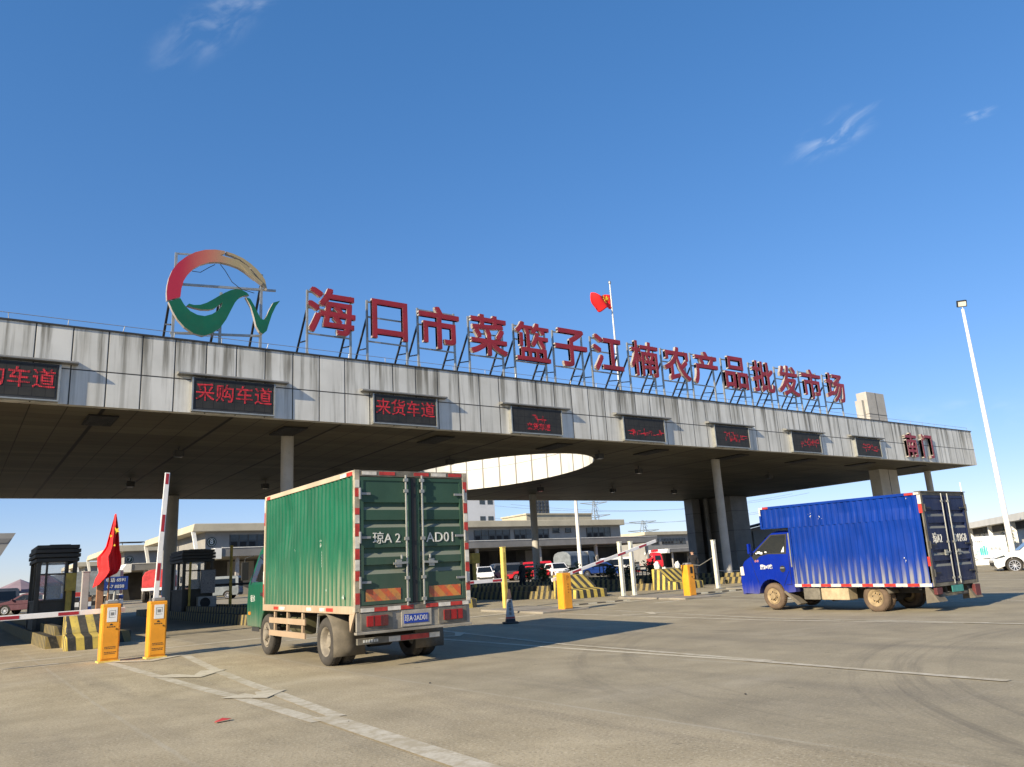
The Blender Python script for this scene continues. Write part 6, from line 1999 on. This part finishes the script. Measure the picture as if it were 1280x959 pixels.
gh = thing('guard_house', 'small grey guard house with a dark sloping roof behind the blue truck cab', 'guard house', (57.2, 46.2, hgt(57, 46)), math.atan2(-1.5, 2.0))
MB().box(0, 9, 0, 4, -0.2, 3.5).build('wall', wall_grey, gh)
MB().prism([(-0.6, 3.4), (-0.6, 3.6), (9.6, 5.6), (9.6, 5.35)], lambda u, v, w: (u, w, v), -0.7, 4.6).build('roof', solar_dark, gh)
MB().prism([(0.3, 3.5), (8.9, 3.5), (8.9, 5.1)], lambda u, v, w: (u, w, v), 0.02, 3.9).build('gable', wall_grey, gh)
MB().box(2.2, 4.6, -0.05, -0.004, 1.1, 2.8).build('window', interior_dark, gh)
MB().box(1.2, 1.7, -0.16, -0.003, 0, 3.4).build('column', wall_grey, gh)

# market umbrellas and people's stalls at far left
def umbrella(label, x, y, r, h, m1, tilt=0):
    t = thing('market_umbrella', label, 'umbrella', (x, y, hgt(x, y)), 0, 'market umbrellas at far left')
    MB().tube([(0, 0, 0), (0, 0, h)], 0.035, 8).build('pole', grey_steel, t)
    mb = MB()
    n = 8
    top = (0, 0, h + 0.05)
    R1 = [(math.cos(k * 2 * PI / n) * r, math.sin(k * 2 * PI / n) * r, h - 0.75) for k in range(n)]
    R2 = [(p[0] * 1.01, p[1] * 1.01, p[2] - 0.25) for p in R1]
    for k in range(n):
        mb.face([top, R1[k], R1[(k + 1) % n]]); mb.face([R1[k], R2[k], R2[(k + 1) % n], R1[(k + 1) % n]])
    mb.build('canopy', m1, t)
umbrella('wide pale pink market umbrella left of the first booth', 4.6, 72.4, 1.7, 2.5, umbrella_pink)
umbrella('maroon market umbrella just behind the first booth', 6.4, 74.0, 1.3, 2.9, umbrella_maroon)
umbrella('dark market umbrella touching the left picture edge', 1.6, 74.0, 1.6, 2.7, interior_dark)
car('dark red sedan under the pale pink umbrella', 5.2, 69.0, R(60), umbrella_maroon, 'sedan')
car('grey van at the left picture edge', 2.2, 70.0, R(100), car_grey, 'van')
block('far pale apartment block at the left picture edge', 'apartment_block', -8, 2.2, 300, 312, 13.5, wall_white, (2, 5, 8, 10.6), (1, 4, 7))


# crates of produce stacked under the halls
def crates(label, x, y, n, cols, seed):
    t = thing('crate_stack', label, 'crates', (x, y, hgt(x, y)), 0, 'stacks of crates and goods at the halls')
    rr = random.Random(seed)
    for k in range(n):
        a, b = rr.uniform(-1.6, 1.6), rr.uniform(-0.6, 0.6)
        for j in range(rr.randint(1, 4)):
            MB().box(a - 0.3, a + 0.3, b - 0.22, b + 0.22, j * 0.33, j * 0.33 + 0.31).build('crate', rr.choice(cols), t, bevel=0.02)
for k, (lab, x, y) in enumerate([('crates and goods stacked left of the long hall, behind the red flag', 7.0, 64), ('crates and goods stacked behind the grey and brown posts', 9.2, 66), ('crates and goods stacked right of the second booth', 16.0, 70), ('crates and goods in the shade right of the sunlit column', 66.0, 78), ('crates and goods in the shade left of the red tractor', 71.0, 76), ('crates and goods beside the dark red sedan', 7.6, 71)]):
    crates(lab, x, y, 7, [tarp_red, wall_dark, wood_brown, tarp_grey, dark_cloth, car_blue, paper], 40 + k)


# ------------------------------------------------------------------ people
def person(label, x, y, z, face, top_m, leg_m, cap=None, pose='stand', h=1.72):
    k = h / 1.72
    t = thing('person', label, 'person', (x, y, z), face, None)
    V = {'pel': (0, 0, 0.92), 'sp': (0, 0.01, 1.12), 'ch': (0, 0.0, 1.32), 'nk': (0, 0.0, 1.47), 'h0': (0, 0.01, 1.53), 'h1': (0, 0.015, 1.60), 'h2': (0, 0.01, 1.68)}
    E = [('pel', 'sp'), ('sp', 'ch'), ('ch', 'nk'), ('nk', 'h0'), ('h0', 'h1'), ('h1', 'h2')]
    rad = {'pel': (0.155, 0.115), 'sp': (0.15, 0.11), 'ch': (0.175, 0.12), 'nk': (0.058, 0.058), 'h0': (0.07, 0.08), 'h1': (0.078, 0.098), 'h2': (0.06, 0.075)}
    for s, n in ((-1, 'l'), (1, 'r')):
        st = 0.05 if s < 0 else -0.05
        V.update({n + 'hip': (s * 0.09, 0, 0.86), n + 'kn': (s * 0.105, 0.03 + st, 0.48), n + 'an': (s * 0.11, st, 0.08), n + 'to': (s * 0.125, 0.15 + st, 0.035),
                  n + 'sh': (s * 0.185, 0, 1.38), n + 'el': (s * 0.25, -0.01, 1.10), n + 'wr': (s * 0.22, 0.14, 0.90 if pose == 'stand' else 1.08), n + 'pa': (s * 0.21, 0.18, 0.84 if pose == 'stand' else 1.10)})
        E += [('pel', n + 'hip'), (n + 'hip', n + 'kn'), (n + 'kn', n + 'an'), (n + 'an', n + 'to'), ('ch', n + 'sh'), (n + 'sh', n + 'el'), (n + 'el', n + 'wr'), (n + 'wr', n + 'pa')]
        rad.update({n + 'hip': (0.10, 0.10), n + 'kn': (0.065, 0.07), n + 'an': (0.045, 0.05), n + 'to': (0.045, 0.035), n + 'sh': (0.065, 0.065), n + 'el': (0.048, 0.048), n + 'wr': (0.03, 0.03), n + 'pa': (0.03, 0.035)})
        for q in range(4):
            a, b = f'{n}f{q}', f'{n}g{q}'
            px_, py_2, pz = V[n + 'pa']
            V[a] = (px_ + s * 0.0, py_2 + 0.022 * (q - 1.5) * 0.9, pz - 0.05 - 0.004 * (q in (1, 2)))
            V[b] = (px_ - s * 0.015, py_2 + 0.022 * (q - 1.5) * 0.9 + 0.005, pz - 0.085 - 0.008 * (q in (1, 2)))
            E += [(n + 'pa', a), (a, b)]; rad[a] = (0.009, 0.009); rad[b] = (0.008, 0.008)
        V[n + 't'] = (V[n + 'pa'][0] - s * 0.02, V[n + 'pa'][1] + 0.05, V[n + 'pa'][2] - 0.02); E.append((n + 'pa', n + 't')); rad[n + 't'] = (0.010, 0.010)
    names = list(V)
    me = bpy.data.meshes.new('body')
    me.from_pydata([tuple(c * k for c in V[n]) for n in names], [(names.index(a), names.index(b)) for a, b in E], [])
    o = bpy.data.objects.new('tmp', me); COL.objects.link(o)
    sk = o.modifiers.new('s', 'SKIN')
    for i, n in enumerate(names):
        me.skin_vertices[0].data[i].radius = rad[n]
        me.skin_vertices[0].data[i].use_root = (n == 'pel')
    sk.use_smooth_shade = True
    o.modifiers.new('ss', 'SUBSURF').levels = 1
    dg = bpy.context.evaluated_depsgraph_get(); dg.update()
    m2 = bpy.data.meshes.new_from_object(o.evaluated_get(dg))
    bpy.data.objects.remove(o)
    m2.materials.clear()
    for m in (skin_m, top_m, leg_m, black_plastic): m2.materials.append(m)
    for p in m2.polygons:
        zc = p.center.z / k; xc = abs(p.center.x) / k
        p.material_index = 0 if zc > 1.475 else (0 if xc > 0.17 and (zc < 0.93 if pose == 'stand' else p.center.y > 0.13) else (3 if zc < 0.10 else (2 if zc < 0.95 and xc < 0.22 else 1)))
    b = bpy.data.objects.new('body', m2); COL.objects.link(b); b.parent = t
    hair = MB()
    for a in range(5):
        r0, r1 = 0.086 * math.cos(a * 0.32), 0.086 * math.cos((a + 1) * 0.32)
        hair.lathe([(1.625 + 0.078 * math.sin(a * 0.32), r0), (1.625 + 0.078 * math.sin((a + 1) * 0.32), r1)], 16, 'Z', (0, -0.008, 0))
    hair.build('cap' if cap else 'hair', cap or interior_dark, t, smooth=50)
    if cap: MB().box(-0.07, 0.07, 0.07, 0.16, 1.622, 1.634).build('cap_peak', cap, t, bevel=0.004)
    nm = MB().prism([(0.10, 1.555), (0.125, 1.565), (0.105, 1.60)], lambda u, v, w: (w, u, v), -0.012, 0.012)
    nm.build('nose', skin_m, t)
    for s in (-1, 1):
        MB().box(s * 0.032 - 0.012, s * 0.032 + 0.012, 0.098, 0.104, 1.60, 1.61).build('eye', interior_dark, t)
        MB().box(s * 0.082 - 0.008, s * 0.082 + 0.008, -0.01, 0.02, 1.565, 1.62).build('ear', skin_m, t, bevel=0.005)
    MB().box(-0.022, 0.022, 0.096, 0.101, 1.53, 1.536).build('mouth', tarp_red, t)
    return t


person('person in a black jacket and cap standing behind the rightmost orange barrier', 29.3, 26.6, hgt(29.3, 26.6), R(-30), black_cloth, dark_cloth, cap=black_cloth, h=1.74)
person('person all in black standing between the yellow post and the round column', 23.35, 32.45, hgt(23.3, 32.4) + 0.02, R(20), black_cloth, black_cloth, h=1.72)

# small red scrap lying on the concrete
rs = MB().poly([(0, 0, 0.012), (0.16, 0.03, 0.02), (0.20, 0.10, 0.014), (0.10, 0.09, 0.035), (0.02, 0.07, 0.012)], [(0, 1, 3), (1, 2, 3), (0, 3, 4)]).build('litter_scrap', tarp_red, None, (2.35, 8.75, 0), recalc=False)
tag(rs, 'small red scrap of litter on the bare concrete in front', 'litter')
rr = random.Random(77)
for k in range(3):
    x, y = [(3.3, 7.6), (6.6, 5.5), (5.2, 9.4), (1.4, 12.3), (7.9, 6.4), (4.4, 4.4), (2.9, 5.6)][k]
    bm = bmesh.new(); bmesh.ops.create_icosphere(bm, subdivisions=2, radius=0.008 + 0.003 * (k % 3))
    for v in bm.verts: v.co *= 1 + rr.uniform(-0.25, 0.25); v.co.z *= 0.7
    me = bpy.data.meshes.new('pebble'); bm.to_mesh(me); bm.free(); me.materials.append(wall_dark)
    o = bpy.data.objects.new('pebble', me); COL.objects.link(o); o.location = (x, y, hgt(x, y) + 0.008)
    tag(o, 'tiny dark pebble lying loose on the forecourt concrete', 'pebble', 'pebbles on the forecourt')
